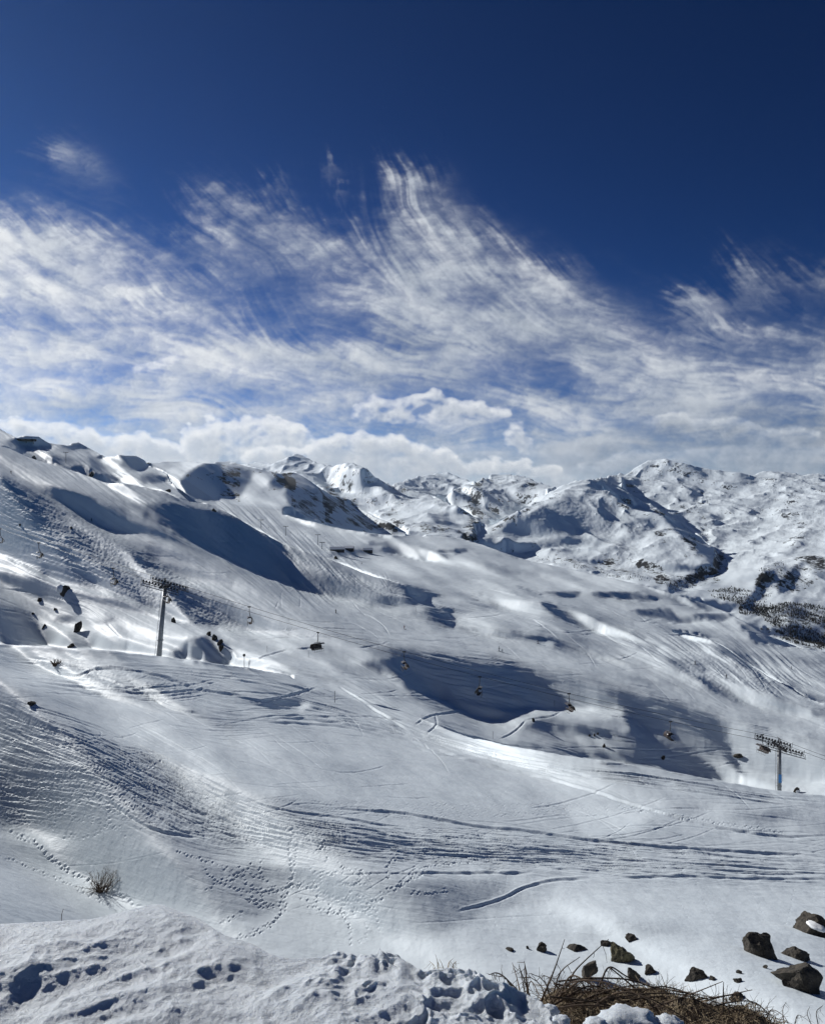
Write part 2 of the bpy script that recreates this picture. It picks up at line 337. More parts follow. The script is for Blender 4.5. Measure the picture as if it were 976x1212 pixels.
def solve():
    # start: nearest-anchor guess smoothed by inverse distance
    s = 8; xs = np.arange(PX0, PX1 + 1, s, dtype=float); ys = np.arange(RW0, RW1 + 1, s, dtype=float)
    X, Y = np.meshgrid(xs, ys); num = 0; den = 0
    for px, rw, D, *w4 in ANCH:
        d = 1 / (((X - px) * .35) ** 2 + (Y - rw) ** 2 + 4) ** 2; num = num + d * math.log(D); den = den + d
    L = num / den
    for s, it, rd in ((8, 250, 3), (4, 250, 2), (2, 160, 2)):
        nr = int((RW1 - RW0) / s) + 1; nc = int((PX1 - PX0) / s) + 1
        L = resample(L, nr, nc)
        X, Y, L, act, B = solve_level(s, L, it, rd)
    return X, Y, L, act, B
# ------------------------------------------------------------------ fine relief, as vertical offsets (photo pixels at that distance)
HX0, HY0, HXN, HYN = -60, 496, 1100, 740      # map origin and size, 1 px cells
def lic(nx, ny, ang, steps, seed, scale=1.0, drift=0):
    r = np.random.RandomState(seed); noise = r.rand(ny, nx).astype(np.float32)
    if scale > 1: noise = blur(noise, scale * .5); noise = (noise - noise.mean()) / noise.std() * .29 + .5
    vx, vy = np.cos(ang), np.sin(ang); acc = noise.copy(); n = 1.0
    yy, xx = np.mgrid[0:ny, 0:nx].astype(np.float32)
    for sg in (1, -1):
        x, y = xx.copy(), yy.copy()
        for k in range(steps):
            xi = np.clip(x, 0, nx - 1.01); yi = np.clip(y, 0, ny - 1.01); a = xi.astype(np.int32); b = yi.astype(np.int32)
            dx, dy = vx[b, a], vy[b, a]
            x = np.clip(x + sg * dx, 0, nx - 1.01); y = np.clip(y + sg * dy, 0, ny - 1.01)
            x0 = x.astype(np.int32); y0 = y.astype(np.int32); fx = x - x0; fy = y - y0
            s = (noise[y0, x0] * (1 - fx) + noise[y0, x0 + 1] * fx) * (1 - fy) + (noise[y0 + 1, x0] * (1 - fx) + noise[y0 + 1, x0 + 1] * fx) * fy
            wgt = 1 - k / steps; acc += s * wgt; n += wgt
    acc /= n; return (acc - acc.mean()) / acc.std()

def angle_field(samples, nx, ny, x0, y0, aspect=1.0):
    X, Y = np.meshgrid(np.arange(0, nx, 8) + x0, np.arange(0, ny, 8) + y0)
    c = 0; s = 0
    for px, rw, a in samples:
        d = 1 / (((X - px)) ** 2 + ((Y - rw) * aspect) ** 2 + 100.) ** 2; a = math.radians(a) ; c = c + d * math.cos(a); s = s + d * math.sin(a)
    a = np.arctan2(s, c); return resample(a, ny, nx)

class Canvas:
    K = 2                                   # canvas cells per photo pixel
    def __init__(s, x0, y0, nx, ny): s.x0, s.y0 = x0, y0; s.nx, s.ny = nx * s.K, ny * s.K; s.a = np.zeros((s.ny, s.nx), np.float32)
    def dots(s, P, w, amp, sign=1., yscale=1.25):
        """soft round pits (amp<0) or lumps at the points"""
        P = (np.asarray(P, float) - [s.x0, s.y0]) * s.K; w = w * s.K; R = int(w * 1.9 + 1)
        cx = np.round(P[:, 0]).astype(int); cy = np.round(P[:, 1]).astype(int); amp = np.abs(np.broadcast_to(amp, len(P)))
        bx, by = max(cx.min() - R, 0), max(cy.min() - R, 0); ex, ey = min(cx.max() + R + 1, s.nx), min(cy.max() + R + 1, s.ny)
        if ex <= bx or ey <= by: return
        t = np.zeros((ey - by, ex - bx), np.float32)
        for dy in range(-R, R + 1):
            for dx in range(-R, R + 1):
                x = cx + dx; y = cy + dy; ok = (x >= bx) & (x < ex) & (y >= by) & (y < ey)
                d2 = ((x - P[:, 0]) ** 2 + ((y - P[:, 1]) * yscale) ** 2) / (w * w)
                np.maximum.at(t, (y[ok] - by, x[ok] - bx), (np.exp(-d2) * amp)[ok].astype(np.float32))
        s.a[by:ey, bx:ex] += sign * t
    def line(s, pts, w, amp, lip=0.0, fade=True, wob=0.0, seed=0):
        P = smooth_line(pts, 14); seg = np.hypot(*np.diff(P, axis=0).T); L = np.r_[0, np.cumsum(seg)]
        n = max(4, int(L[-1] / .6)); tt = np.linspace(0, L[-1], n)
        Q = np.stack([np.interp(tt, L, P[:, 0]), np.interp(tt, L, P[:, 1])], 1)
        if wob: Q[:, 1] += wob * fbm(tt * .03, tt * 0 + seed * 3.3, 2)
        a = np.ones(n) * abs(amp)
        if fade: a *= np.clip(np.minimum(tt, L[-1] - tt) / (L[-1] * .12 + 1), 0, 1)
        a *= .75 + .5 * perlin(tt * .06, tt * 0 + seed * 1.7)
        s.dots(Q, w, a, -1)
        if lip: s.dots(Q + [0, -w * 1.9], w * .8, a * lip)
    def steps(s, pts, gap, w, amp, side=1.2, lip=.6):
        P = smooth_line(pts, 14); seg = np.hypot(*np.diff(P, axis=0).T); L = np.r_[0, np.cumsum(seg)]
        tt = np.arange(0, L[-1], gap); Q = np.stack([np.interp(tt, L, P[:, 0]), np.interp(tt, L, P[:, 1])], 1)
        q = np.random.RandomState(int(pts[0][0] * 7 + pts[0][1])); Q = Q + q.normal(0, .6 * min(w, 1.6), Q.shape); amp = amp * .5 * q.uniform(.1, 1.3, len(Q)); w = w * .72
        Q[::2] += [0, side * .5]; Q[1::2] -= [0, side * .5]
        s.dots(Q, w, amp, -1); s.dots(Q + [0, -w * 1.6], w * .8, amp * lip)

def region(polys, X, Y, base=0.0):
    A = np.full(X.shape, base, float)
    for v, sft, *p in polys:
        m = blur(poly_mask(smooth_line(list(p) + [p[0]], 4)[:-1], X, Y).astype(float), sft); A = A * (1 - m) + v * m
    return A

def build_detail():
    X, Y = np.meshgrid(np.arange(HXN) + HX0 + 0., np.arange(HYN) + HY0 + 0.)
    ang = angle_field([(0,560,32),(100,590,36),(250,680,30),(400,735,20),(600,780,12),(800,825,20),(950,865,16),(60,640,18),(150,690,22),(200,610,28),(300,640,45),(380,690,48),
        (60,790,8),(60,830,28),(150,800,6),(220,900,32),(300,950,20),(450,975,8),(700,1010,4),(900,1022,3),(300,870,2),(450,880,16),(600,900,17),(700,905,12),(850,935,9),
        (350,800,14),(450,810,28),(560,850,20),(650,700,12),(700,750,22),(820,780,35),(900,790,42),(560,800,8),(760,850,14),(900,870,10),(500,680,10),(700,650,14),(120,720,30),(60,930,5),(150,950,25),(300,1000,10),
        (60,880,22),(140,860,30)], HXN, HYN, HX0, HY0)
    fine = lic(HXN, HYN, ang, 16, 3); mid = lic(HXN, HYN, ang, 34, 4, 2.4)
    rough = fbm(X * .26, Y * .50, 3, 9); rough2 = fbm(X * .05, Y * .12, 3, 19)
    # strength of the ski-cut streaks and of the churned snow
    A = region([(.34,6,(-60,500),(0,500),(260,590),(400,655),(500,700),(976,790),(976,870),(700,845),(480,770),(300,730),(0,620)),
        (.19,4,(0,538),(110,585),(215,640),(400,712),(560,742),(976,858),(976,875),(600,780),(400,755),(330,745),(150,645),(0,560)),
        (.42,6,(0,560),(150,648),(330,746),(215,740),(120,700),(0,655)),
        (.36,5,(180,585),(262,605),(340,650),(480,700),(480,716),(350,695),(200,630)),
        (.34,6,(420,775),(600,785),(740,820),(860,850),(860,880),(740,850),(560,835)),
        (.26,6,(550,690),(640,700),(760,750),(960,840),(830,815),(700,770),(560,740)),
        (.26,6,(0,765),(200,785),(340,805),(420,850),(300,850),(200,840),(100,825),(0,790)),
        (.30,6,(300,770),(420,780),(540,840),(700,900),(560,890),(420,830),(320,795)),
        (.42,9,(0,828),(60,850),(140,880),(210,910),(300,958),(420,985),(600,996),(980,1018),(980,1044),(700,1036),(480,1025),(330,1015),(200,990),(110,955),(0,960)),
        (.45,5,(300,950),(420,975),(700,1000),(980,1022),(980,1042),(640,1034),(450,1020),(320,1000)),
        (.40,6,(0,830),(100,865),(180,910),(210,950),(110,955),(0,900))], X, Y, .075)
    R = region([(.5,8,(0,560),(150,648),(300,735),(215,738),(120,700),(0,655)), (.42,7,(0,835),(100,870),(190,915),(300,965),(420,990),(420,1000),(300,1005),(160,975),(110,955),(0,985)),
        (.35,8,(180,590),(262,605),(340,650),(480,700),(480,716),(350,695)), (.3,4,(60,780),(200,800),(260,815),(180,826),(90,810)),
        (.12,5,(0,690),(120,705),(240,745),(200,775),(60,760)), (.3,5,(820,765),(920,800),(900,830),(800,800))], X, Y, .03)
    H = A * (fine * .8 + mid * .8) + R * (rough * 1.3 + rough2 * .9)
    # long wind ripples everywhere on untouched snow
    H += .10 * fbm(X * .012, Y * .07, 4, 31)
    C = Canvas(HX0, HY0, HXN, HYN)
    def fam(a, b, n, w, amp, seed, jit=4, lip=.5):
        q = np.random.RandomState(seed); a = np.array(a, float); b = np.array(b, float)
        for i in range(n):
            f = q.rand(); P = a * (1 - f) + b * f; P = P + np.array([q.normal(0, jit * 2), q.normal(0, jit * .35)]); P[:, 1] += q.normal(0, jit * .15, len(P))
            lo = q.randint(0, 2); hi = len(P) - q.randint(0, 2)
            if hi - lo < 3: lo, hi = 0, len(P)
            C.line(P[lo:hi], w * .8 * q.uniform(.7, 1.3), amp * q.uniform(.5, 1.5), lip, seed=seed * 31 + i)
    # sweeping band of ski tracks across the near slope
    fam([(120,868),(210,900),(300,945),(390,962),(480,974),(600,984),(760,1000),(980,1022)], [(60,850),(160,920),(240,975),(330,1004),(430,1020),(560,1026),(760,1036),(980,1042)], 60, .58, .75, 1, 9)
    fam([(330,955),(480,972),(600,990),(760,1005),(980,1024)], [(330,985),(480,1010),(600,1022),(760,1034),(980,1043)], 44, .55, .6, 2, 8)
    fam([(0,830),(100,862),(200,905),(280,952)], [(0,880),(100,905),(200,960),(280,1000)], 26, .8, .9, 3, 9)
    fam([(250,815),(330,822),(420,846),(520,876),(640,905),(760,918),(900,940),(980,945)], [(240,868),(330,852),(430,858),(520,884),(640,912),(760,930),(900,950),(980,966)], 13, .8, 1.0, 4, 3)
    fam([(340,800),(420,828),(480,858),(560,884),(660,903),(780,920)], [(300,790),(400,830),(480,866),(560,895),(660,915),(780,932)], 10, .8, .9, 5, 2)
    fam([(0,770),(120,782),(220,788),(320,800),(400,824)], [(0,785),(120,792),(220,800),(320,812),(400,836)], 10, .8, .8, 6, 3)
    fam([(150,820),(200,838),(260,848),(330,850)], [(150,850),(200,868),(260,878),(330,872)], 14, .7, .5, 7, 3)
    fam([(0,790),(80,812),(160,840),(240,886),(300,925)], [(0,812),(60,826),(140,860),(220,900),(290,940)], 12, .7, .4, 8, 3)
    fam([(40,800),(110,806),(170,812),(240,806)], [(30,812),(110,824),(170,830),(240,822)], 16, .9, .8, 9, 4)
    fam([(0,660),(60,688),(130,708),(200,740)], [(0,676),(60,700),(120,722),(170,750)], 8, .7, .6, 10, 2)
    fam([(560,800),(640,812),(740,836),(850,862)], [(480,790),(600,830),(700,850),(800,850)], 8, .6, .4, 11, 3)
    fam([(300,760),(400,756),(480,762)], [(260,745),(380,742),(480,752)], 12, .6, .5, 12, 3)
    fam([(880,860),(976,880)], [(880,890),(976,905)], 8, .7, .6, 13, 3)
    fam([(640,690),(720,705),(800,722)], [(560,710),(680,745),(800,790)], 10, .6, .4, 14, 4)
    L = C.line
    # odd tracks that cross the others
    q = np.random.RandomState(99)
    for (cx_, cy_, sx_, sy_, n_, a0, a1, l0) in [(120,900,130,60,40,-25,50,40),(300,960,160,40,40,-15,40,60),(380,1050,90,35,26,-50,50,40),(700,960,260,60,30,-12,20,130),(160,870,150,40,30,10,40,120),(560,990,260,22,40,-6,14,160),(420,870,200,50,26,0,34,150),(180,915,150,45,34,5,50,90),(430,990,200,25,24,-8,22,110),(750,1005,230,18,22,-4,14,140),(160,815,120,18,26,-18,30,60),(420,830,110,30,26,-10,45,60),(620,800,130,22,22,-15,30,60),(160,650,120,40,30,0,50,50),(420,740,160,22,24,-10,35,60),(700,740,160,30,30,5,45,60),(390,690,70,18,26,40,100,22),(850,790,90,30,24,10,60,50),(800,900,130,18,18,-12,16,90),(640,900,150,26,14,4,26,120),(60,720,60,20,10,10,40,50)]:
        for i in range(n_):
            x_ = cx_ + q.normal(0, sx_ * .6); y_ = cy_ + q.normal(0, sy_ * .6); th = math.radians(q.uniform(a0, a1)); ln = l0 * q.uniform(.5, 1.3); bend = q.normal(0, .35); P_ = []
            for k_ in range(5): P_.append((x_, y_)); x_ += math.cos(th) * ln / 4; y_ += math.sin(th) * ln / 4 * .8; th += bend / 4
            C.line(P_, q.uniform(.5, .8), q.uniform(.25, .8), .5, seed=int(x_ * 3 + i))
    L([(-20,893),(60,888),(120,868),(60,845)],.9,.5)
    L([(56,798),(90,800),(110,793),(125,791),(160,794),(200,804),(240,817),(300,826)],1.2,2.2,.5); L([(90,800),(120,803),(150,815),(162,817),(190,812),(197,806)],1.2,1.8,.5)
    L([(180,826),(200,838),(235,846)],1.2,2.0,.5); L([(275,824),(310,830),(345,823),(376,814)],1.1,1.6,.5)
    L([(310,852),(360,851),(420,860),(480,876),(540,896),(600,912),(660,925),(740,950),(800,968),(860,982),(920,990),(990,990)],1.2,2.6,.5,wob=1)
    L([(310,855),(400,860),(450,872),(520,893),(560,898)],1.1,1.8,.5); L([(440,850),(490,872),(560,892),(640,904),(720,925)],1.0,1.6,.5)
    L([(380,956),(480,964),(560,978),(620,984),(700,995),(800,1004),(900,1010),(980,1014)],1.2,2.4,.5); L([(300,950),(330,958),(400,968),(470,980)],1.1,1.8,.5)
    L([(480,1034),(560,1034),(630,1034)],1.3,2.2,.4); L([(400,1036),(470,1034),(520,1040)],1.0,1.2,.4)
    L([(540,1080),(590,1066),(620,1052),(650,1044),(700,1040)],1.5,1.8,.6); L([(726,1040),(800,1038),(880,1040),(980,1042)],1.2,2.2,.4)
    L([(120,940),(150,965),(190,985),(240,992)],1.6,2.2,.5); L([(140,938),(180,962),(210,982),(250,992)],1.4,1.8,.5)
    L([(0,1012),(60,1030),(130,1055),(200,1075)],.8,.5); L([(200,1028),(320,1078),(380,1104),(430,1130)],.6,.5); L([(480,1094),(600,1086),(700,1080)],.8,.6)
    L([(0,985),(120,1015),(240,1032)],.6,.3); L([(400,812),(440,838),(485,866)],1.0,1.4,.5); L([(490,858),(510,848),(545,842)],1.0,1.4,.4); L([(505,868),(516,858),(515,846)],1.0,1.4,.4)
    L([(592,875),(610,865),(622,853)],.9,1.4,.4); L([(620,852),(650,848),(665,842)],.8,1.,.4); L([(286,788),(330,772),(380,766)],.8,1.4,.4)
    L([(320,852),(400,848),(470,852),(540,868)],.8,1.1,.4); L([(0,696),(60,705),(110,725),(150,760)],.9,1.4,.4)
    L([(855,985),(940,985),(980,992)],.8,.8); L([(905,935),(940,950),(976,958)],.8,1.)
    L([(738,745),(800,775),(860,808)],.6,.5); L([(600,730),(660,748),(720,776)],.6,.5)
    # walkers' and animals' prints
    for i in range(26):
        x_ = 380 + q.normal(0, 55); y_ = 1052 + q.normal(0, 22); th = q.uniform(0, 6.28); C.steps([(x_, y_), (x_ + 22 * math.cos(th), y_ + 12 * math.sin(th)), (x_ + 44 * math.cos(th + .3), y_ + 24 * math.sin(th + .3))], 3., 1.5, 2.4, 2.6)
    for i in range(30):
        x_ = q.uniform(-20, 170); y_ = q.uniform(900, 975); th = q.uniform(-.4, .9); C.steps([(x_, y_), (x_ + 25 * math.cos(th), y_ + 18 * math.sin(th)), (x_ + 50 * math.cos(th - .3), y_ + 30 * math.sin(th - .3))], 2.8, 1.4, 2.0, 3.2)
    S = C.steps
    S([(12,985),(40,998),(70,1024),(100,1040),(140,1058),(172,1078)],3.4,1.9,2.6,3.2); S([(18,990),(44,1002),(74,1028),(104,1044),(144,1062)],3.8,1.7,2.2,3)
    S([(0,1014),(30,1025),(50,1034),(70,1042),(100,1056),(130,1075)],3.6,1.5,2.2,2)
    S([(240,1030),(262,1048),(280,1054),(320,1056),(340,1050),(346,1040)],3.,1.5,2.2,2.4); S([(210,1008),(270,1030),(300,1050),(330,1058)],3.,1.5,2.,2)
    S([(345,980),(343,1010),(346,1040),(338,1060),(336,1078)],3,1.9,2.8,3.6); S([(352,1000),(348,1030),(342,1052),(330,1070)],3,1.7,2.4,3)
    S([(340,1050),(370,1052),(400,1064),(430,1070),(412,1085)],3,1.8,2.6,3.2); S([(350,1062),(380,1078),(408,1084),(415,1120)],3,1.6,2.4,2.8)
    S([(430,1030),(420,1050),(405,1070),(405,1085)],3,1.6,2.4,2.6); S([(505,1032),(470,1050),(440,1070),(410,1080)],3,1.8,2.6,3); S([(560,1018),(500,1028),(480,1044),(445,1060)],3.2,1.4,2,2)
    S([(280,1110),(300,1106),(322,1094),(335,1078)],2.8,1.6,2.4,2.6); S([(340,1072),(325,1090),(300,1102)],3,1.3,2,2)
    S([(60,958),(90,950),(110,940),(130,960),(118,985),(75,990)],3,1.8,2.4,3.4); S([(75,940),(70,965),(60,985)],3,1.6,2.2,3); S([(0,935),(60,945),(110,950),(150,945)],2.6,1.8,2.,4)
    S([(100,965),(120,970),(145,985),(150,990)],3,1.6,2.2,3)
    for k in range(4): S([(310+5*k,946+k*4),(400,950+k*4),(480,952+k*5),(560,954+k*4),(640,952+k*4),(720,956+k*3)],4.2,.95,1.0,1.6,1.0)
    S([(730,955),(770,962),(820,970),(870,978),(930,985)],3.6,1.1,1.5,2,.8); S([(740,958),(800,966),(860,976)],4,1.1,1.5,2,.8)
    S([(386,884),(384,900),(376,925),(378,950)],3,.6,1.0,.5,.2); S([(605,915),(600,935),(575,945),(520,958),(505,968)],3,.6,1.0,.5,.2)
    S([(66,985),(68,1010),(64,1040),(66,1065)],5,.7,1.3,.5,.2); S([(600,1025),(596,1060),(586,1085),(588,1100)],3,.7,1.2,.6,.3)
    S([(790,1040),(806,1070),(815,1090)],4,.7,1,.6,.6); S([(820,1040),(840,1080),(850,1100)],4,.7,1,.6,.6); S([(940,1045),(935,1075),(928,1095)],3,.8,1.4,.8,.6); S([(880,1045),(900,1075),(905,1100)],5,.7,1,.6,.6)
    S([(560,1140),(600,1130),(640,1125),(720,1130),(800,1140),(880,1150),(976,1160)],5,.7,1,.8,.4); S([(895,930),(915,925),(940,908),(965,900)],3,.6,1,.5,.3)
    S([(255,915),(330,912),(400,914),(480,920),(560,922)],6,.7,.8,1,.5)
    return H, X, Y, C.a

# ------------------------------------------------------------------ the ground as a mesh z(x, y)
def ground_grid(sol, detail, NU=1440, NK=1800):
    Xs, Ys, L, act, B = sol; H, HXg, HYg, CA = detail
    nr, nc = L.shape; step = Xs[0, 1] - Xs[0, 0]
    cu, cw = cut_mask(step, Xs, Ys); w = (HY - Ys) / F
    sky = np.interp(Xs[0], *np.array(SKYLINE, float).T)
    cols = []
    crow = [dict() for _ in range(nc)]; cname = [dict() for _ in range(nc)]; crest = {}
    for cn_, pts in CUTS.items():
        P = smooth_line(pts, 8)
        for (xa, ya), (xb, yb) in zip(P[:-1], P[1:]):
            lo, hi = sorted((xa, xb))
            if lo == hi: continue
            for c in range(max(0, int(math.ceil((lo - PX0) / step))), min(nc - 1, int(math.floor((hi - PX0) / step))) + 1):
                y = ya + (yb - ya) * (PX0 + c * step - xa) / (xb - xa); crow[c][int(math.ceil((y - RW0) / step))] = y; cname[c][int(math.ceil((y - RW0) / step))] = cn_
    VM = math.log(16500.)
    for c_ in range(nc * 2):
        c = c_ % nc; final = c_ >= nc
        if c_ == nc:
            sm = {}
            for cn_, dct in crest.items():
                ks = np.array(sorted(dct)); va = np.array([dct[k_][0] for k_ in ks]); vb = np.array([dct[k_][1] for k_ in ks])
                for k_ in ks:
                    g_ = np.exp(-.5 * ((ks - k_) / 4.5) ** 2); g_ /= g_.sum(); sm[(cn_, k_)] = (float(g_ @ va), float(g_ @ vb))
        lam = [math.log(6.0)]; ww = [-640 / F - .30]
        r = nr - 1; prev = None; hist = []
        while r >= 0 and act[r, c]:
            l = L[r, c]; wv = w[r, c]
            if prev is not None and cw[r + 1, c] and l > prev[0] + .01:
                fr_ = min(max(crow[c].get(r + 1, Ys[r, c] + step / 2) - Ys[r, c], 0.05), step - .05) / step     # where between the two rows it breaks
                s0 = min(max((prev[0] - hist[-5][0]) / 4 if len(hist) > 4 else .003, .0008), .04); s1 = min(max((L[r - 4, c] - L[r, c]) / 4, .0008), .04) if r > 3 and act[r - 4, c] else .003
                we = w[r, c] - (fr_ * step) / F
                la_ = prev[0] + s0 * (1 - fr_); lb_ = l - s1 * fr_; nm_ = cname[c].get(r + 1)
                if not final: crest.setdefault(nm_, {})[c] = (la_, lb_)
                else:
                    la_, lb_ = sm[(nm_, c)]
                    while len(lam) > 3 and lam[-1] > la_ - .0006: lam.pop(); ww.pop()
                    la_ = max(la_, lam[-1] + .0006)
                prev = (la_, we); lam.append(prev[0]); ww.append(we)
                l_lo = max(lb_, prev[0] + .006); l = max(l, l_lo + .0005); g = l_lo - prev[0]; dip = min(.16 * g, .045) * min(1, 9 * g); done = True
            else: done = False
            if done:          # hidden dip between the crest and the next slope
                for t_ in (.12, .3, .5, .7, .88): lam.append(prev[0] + g * t_); ww.append(we - dip * math.sin(math.pi * t_) ** .7)
                lam.append(l_lo); ww.append(we)
                hist = []; prev = (l_lo, we)
            if prev is not None: l = max(l, prev[0] + .0008)
            lam.append(l); ww.append(wv); hist.append((l, wv)); prev = (l, wv); r -= 1
        ws = (HY - sky[c]) / F
        if ws > ww[-1]: lam.append(lam[-1] + .002); ww.append(ws)
        l0 = lam[-1]; rest = max(VM - l0, .25)
        for t_ in (.02, .06, .15, .35, .65, 1.0): lam.append(l0 + rest * t_); ww.append(ww[-1] - .016 * (t_ ** .5) if t_ < .3 else ww[-1] - .012)
        if final: cols.append((np.array(lam), np.array(ww)))
    NF = 5200; lg = np.linspace(math.log(6.0), VM, NF)
    W = np.stack([np.interp(lg, a, b) for a, b in cols], 1)           # NF x nc
    u_s = (Xs[0] - CX) / F
    k5 = np.exp(-.5 * (np.arange(-5, 6) / 2.0) ** 2); k5 /= k5.sum(); Wp = np.pad(W, ((5, 5), (0, 0)), mode='edge'); W = sum(k5[i] * Wp[i:i + NF] for i in range(11))
    Wp = np.pad(W, ((0, 0), (1, 1)), mode='edge'); W = .12 * Wp[:, :-2] + .76 * W + .12 * Wp[:, 2:]
    # columns of the final grid: one per picture pixel in view, coarser outside
    inner = np.linspace(-.572, .572, NU); outer = np.geomspace(.0012, .55, 50)
    U = np.r_[(-.572 - outer)[::-1], inner, .572 + outer]
    Uc = np.clip(U, u_s[0], u_s[-1]); ci = (Uc - u_s[0]) / (u_s[1] - u_s[0]); c0 = np.minimum(ci.astype(int), nc - 2); fc = (ci - c0)
    cm1 = np.maximum(c0 - 1, 0); cp2 = np.minimum(c0 + 2, nc - 1); g_ = 1 - fc
    Wf = (W[:, cm1] * g_ ** 3 + W[:, c0] * (3 * fc ** 3 - 6 * fc ** 2 + 4) + W[:, c0 + 1] * (3 * g_ ** 3 - 6 * g_ ** 2 + 4) + W[:, cp2] * fc ** 3) / 6
    # rows of the final grid follow what can be seen
    dl = lg[1] - lg[0]
    cm = np.maximum.accumulate(Wf, 0); vis = Wf >= cm - 2e-4
    cost = np.abs(np.diff(Wf, axis=0)) * F * np.where(vis[1:], 1.0, .4) + dl * 40.0
    cost = blur(cost[::4, :][:, ::4], 2.0); cost = resample(cost, NF - 1, len(U))
    cum = np.vstack([np.zeros(len(U)), np.cumsum(cost, 0)]); cum /= cum[-1]
    LG = np.empty((NK, len(U))); WW = np.empty_like(LG); VV = np.empty_like(LG); kk = np.linspace(0, 1, NK)
    for c in range(len(U)):
        LG[:, c] = np.interp(kk, cum[:, c], lg); WW[:, c] = np.interp(LG[:, c], lg, Wf[:, c])
        VV[:, c] = np.interp(LG[:, c], lg, vis[:, c].astype(float))
    D = np.exp(LG); XX = D * U[None, :]; YY = D; 
    row = HY - WW * F; px = CX + np.broadcast_to(U, row.shape) * F
    # real-size relief that does not depend on the view: mountains get gullies and ribs
    far = np.clip((LG - math.log(1900)) / .45, 0, 1)
    pk = far * np.clip((row - 500) / 10, 0, 1)
    wx = XX + 160 * fbm(XX / 900, YY / 900, 3, 41); wy = YY + 160 * fbm(XX / 900, YY / 900, 3, 47)
    m1 = ridged(wx / 1300, wy / 1300, 4, 51) - .9; m2 = ridged(wx / 330, wy / 460, 5, 57, .58) - .9
    sc = D / 5000.
    Z = D * WW
    Z += pk * (m1 * 9 * np.minimum(sc, 1.2) + m2 * 13 * np.minimum(sc, 1.1) + 8 * fbm(wx / 150, wy / 210, 5, 63, .58) * np.minimum(sc, 1.1)) * np.where((px < 480) & (D < 3600), .4, 1) * np.where(row < 550, .75, 1)
    near2 = (1 - far) * np.clip((LG - math.log(9)) / 1.0, 0, 1)
    Z += near2 * D * .0011 * fbm(U[None, :] / .05 + LG * 2.2, LG / .12, 4, 61)
    # ski tracks, prints and churned snow
    i = np.clip(px - HX0, 0, HXN - 1.01); j = np.clip(row - HY0, 0, HYN - 1.01); i0 = i.astype(int); j0 = j.astype(int); fi = i - i0; fj = j - j0
    h = (H[j0, i0] * (1 - fi) + H[j0, i0 + 1] * fi) * (1 - fj) + (H[j0 + 1, i0] * (1 - fi) + H[j0 + 1, i0 + 1] * fi) * fj
    i = np.clip((px - HX0) * 2, 0, HXN * 2 - 1.01); j = np.clip((row - HY0) * 2, 0, HYN * 2 - 1.01); i0 = i.astype(int); j0 = j.astype(int); fi = i - i0; fj = j - j0
    h = h + (CA[j0, i0] * (1 - fi) + CA[j0, i0 + 1] * fi) * (1 - fj) + (CA[j0 + 1, i0] * (1 - fi) + CA[j0 + 1, i0 + 1] * fi) * fj
    h = h * VV * np.clip((px + 50) / 30, 0, 1) * np.clip((1030 - px) / 30, 0, 1) * (1 - far * .9) * np.clip((1215 - row) / 20, 0, 1)
    Z += h * D / F
    return XX, YY, Z, row, px, VV, LG
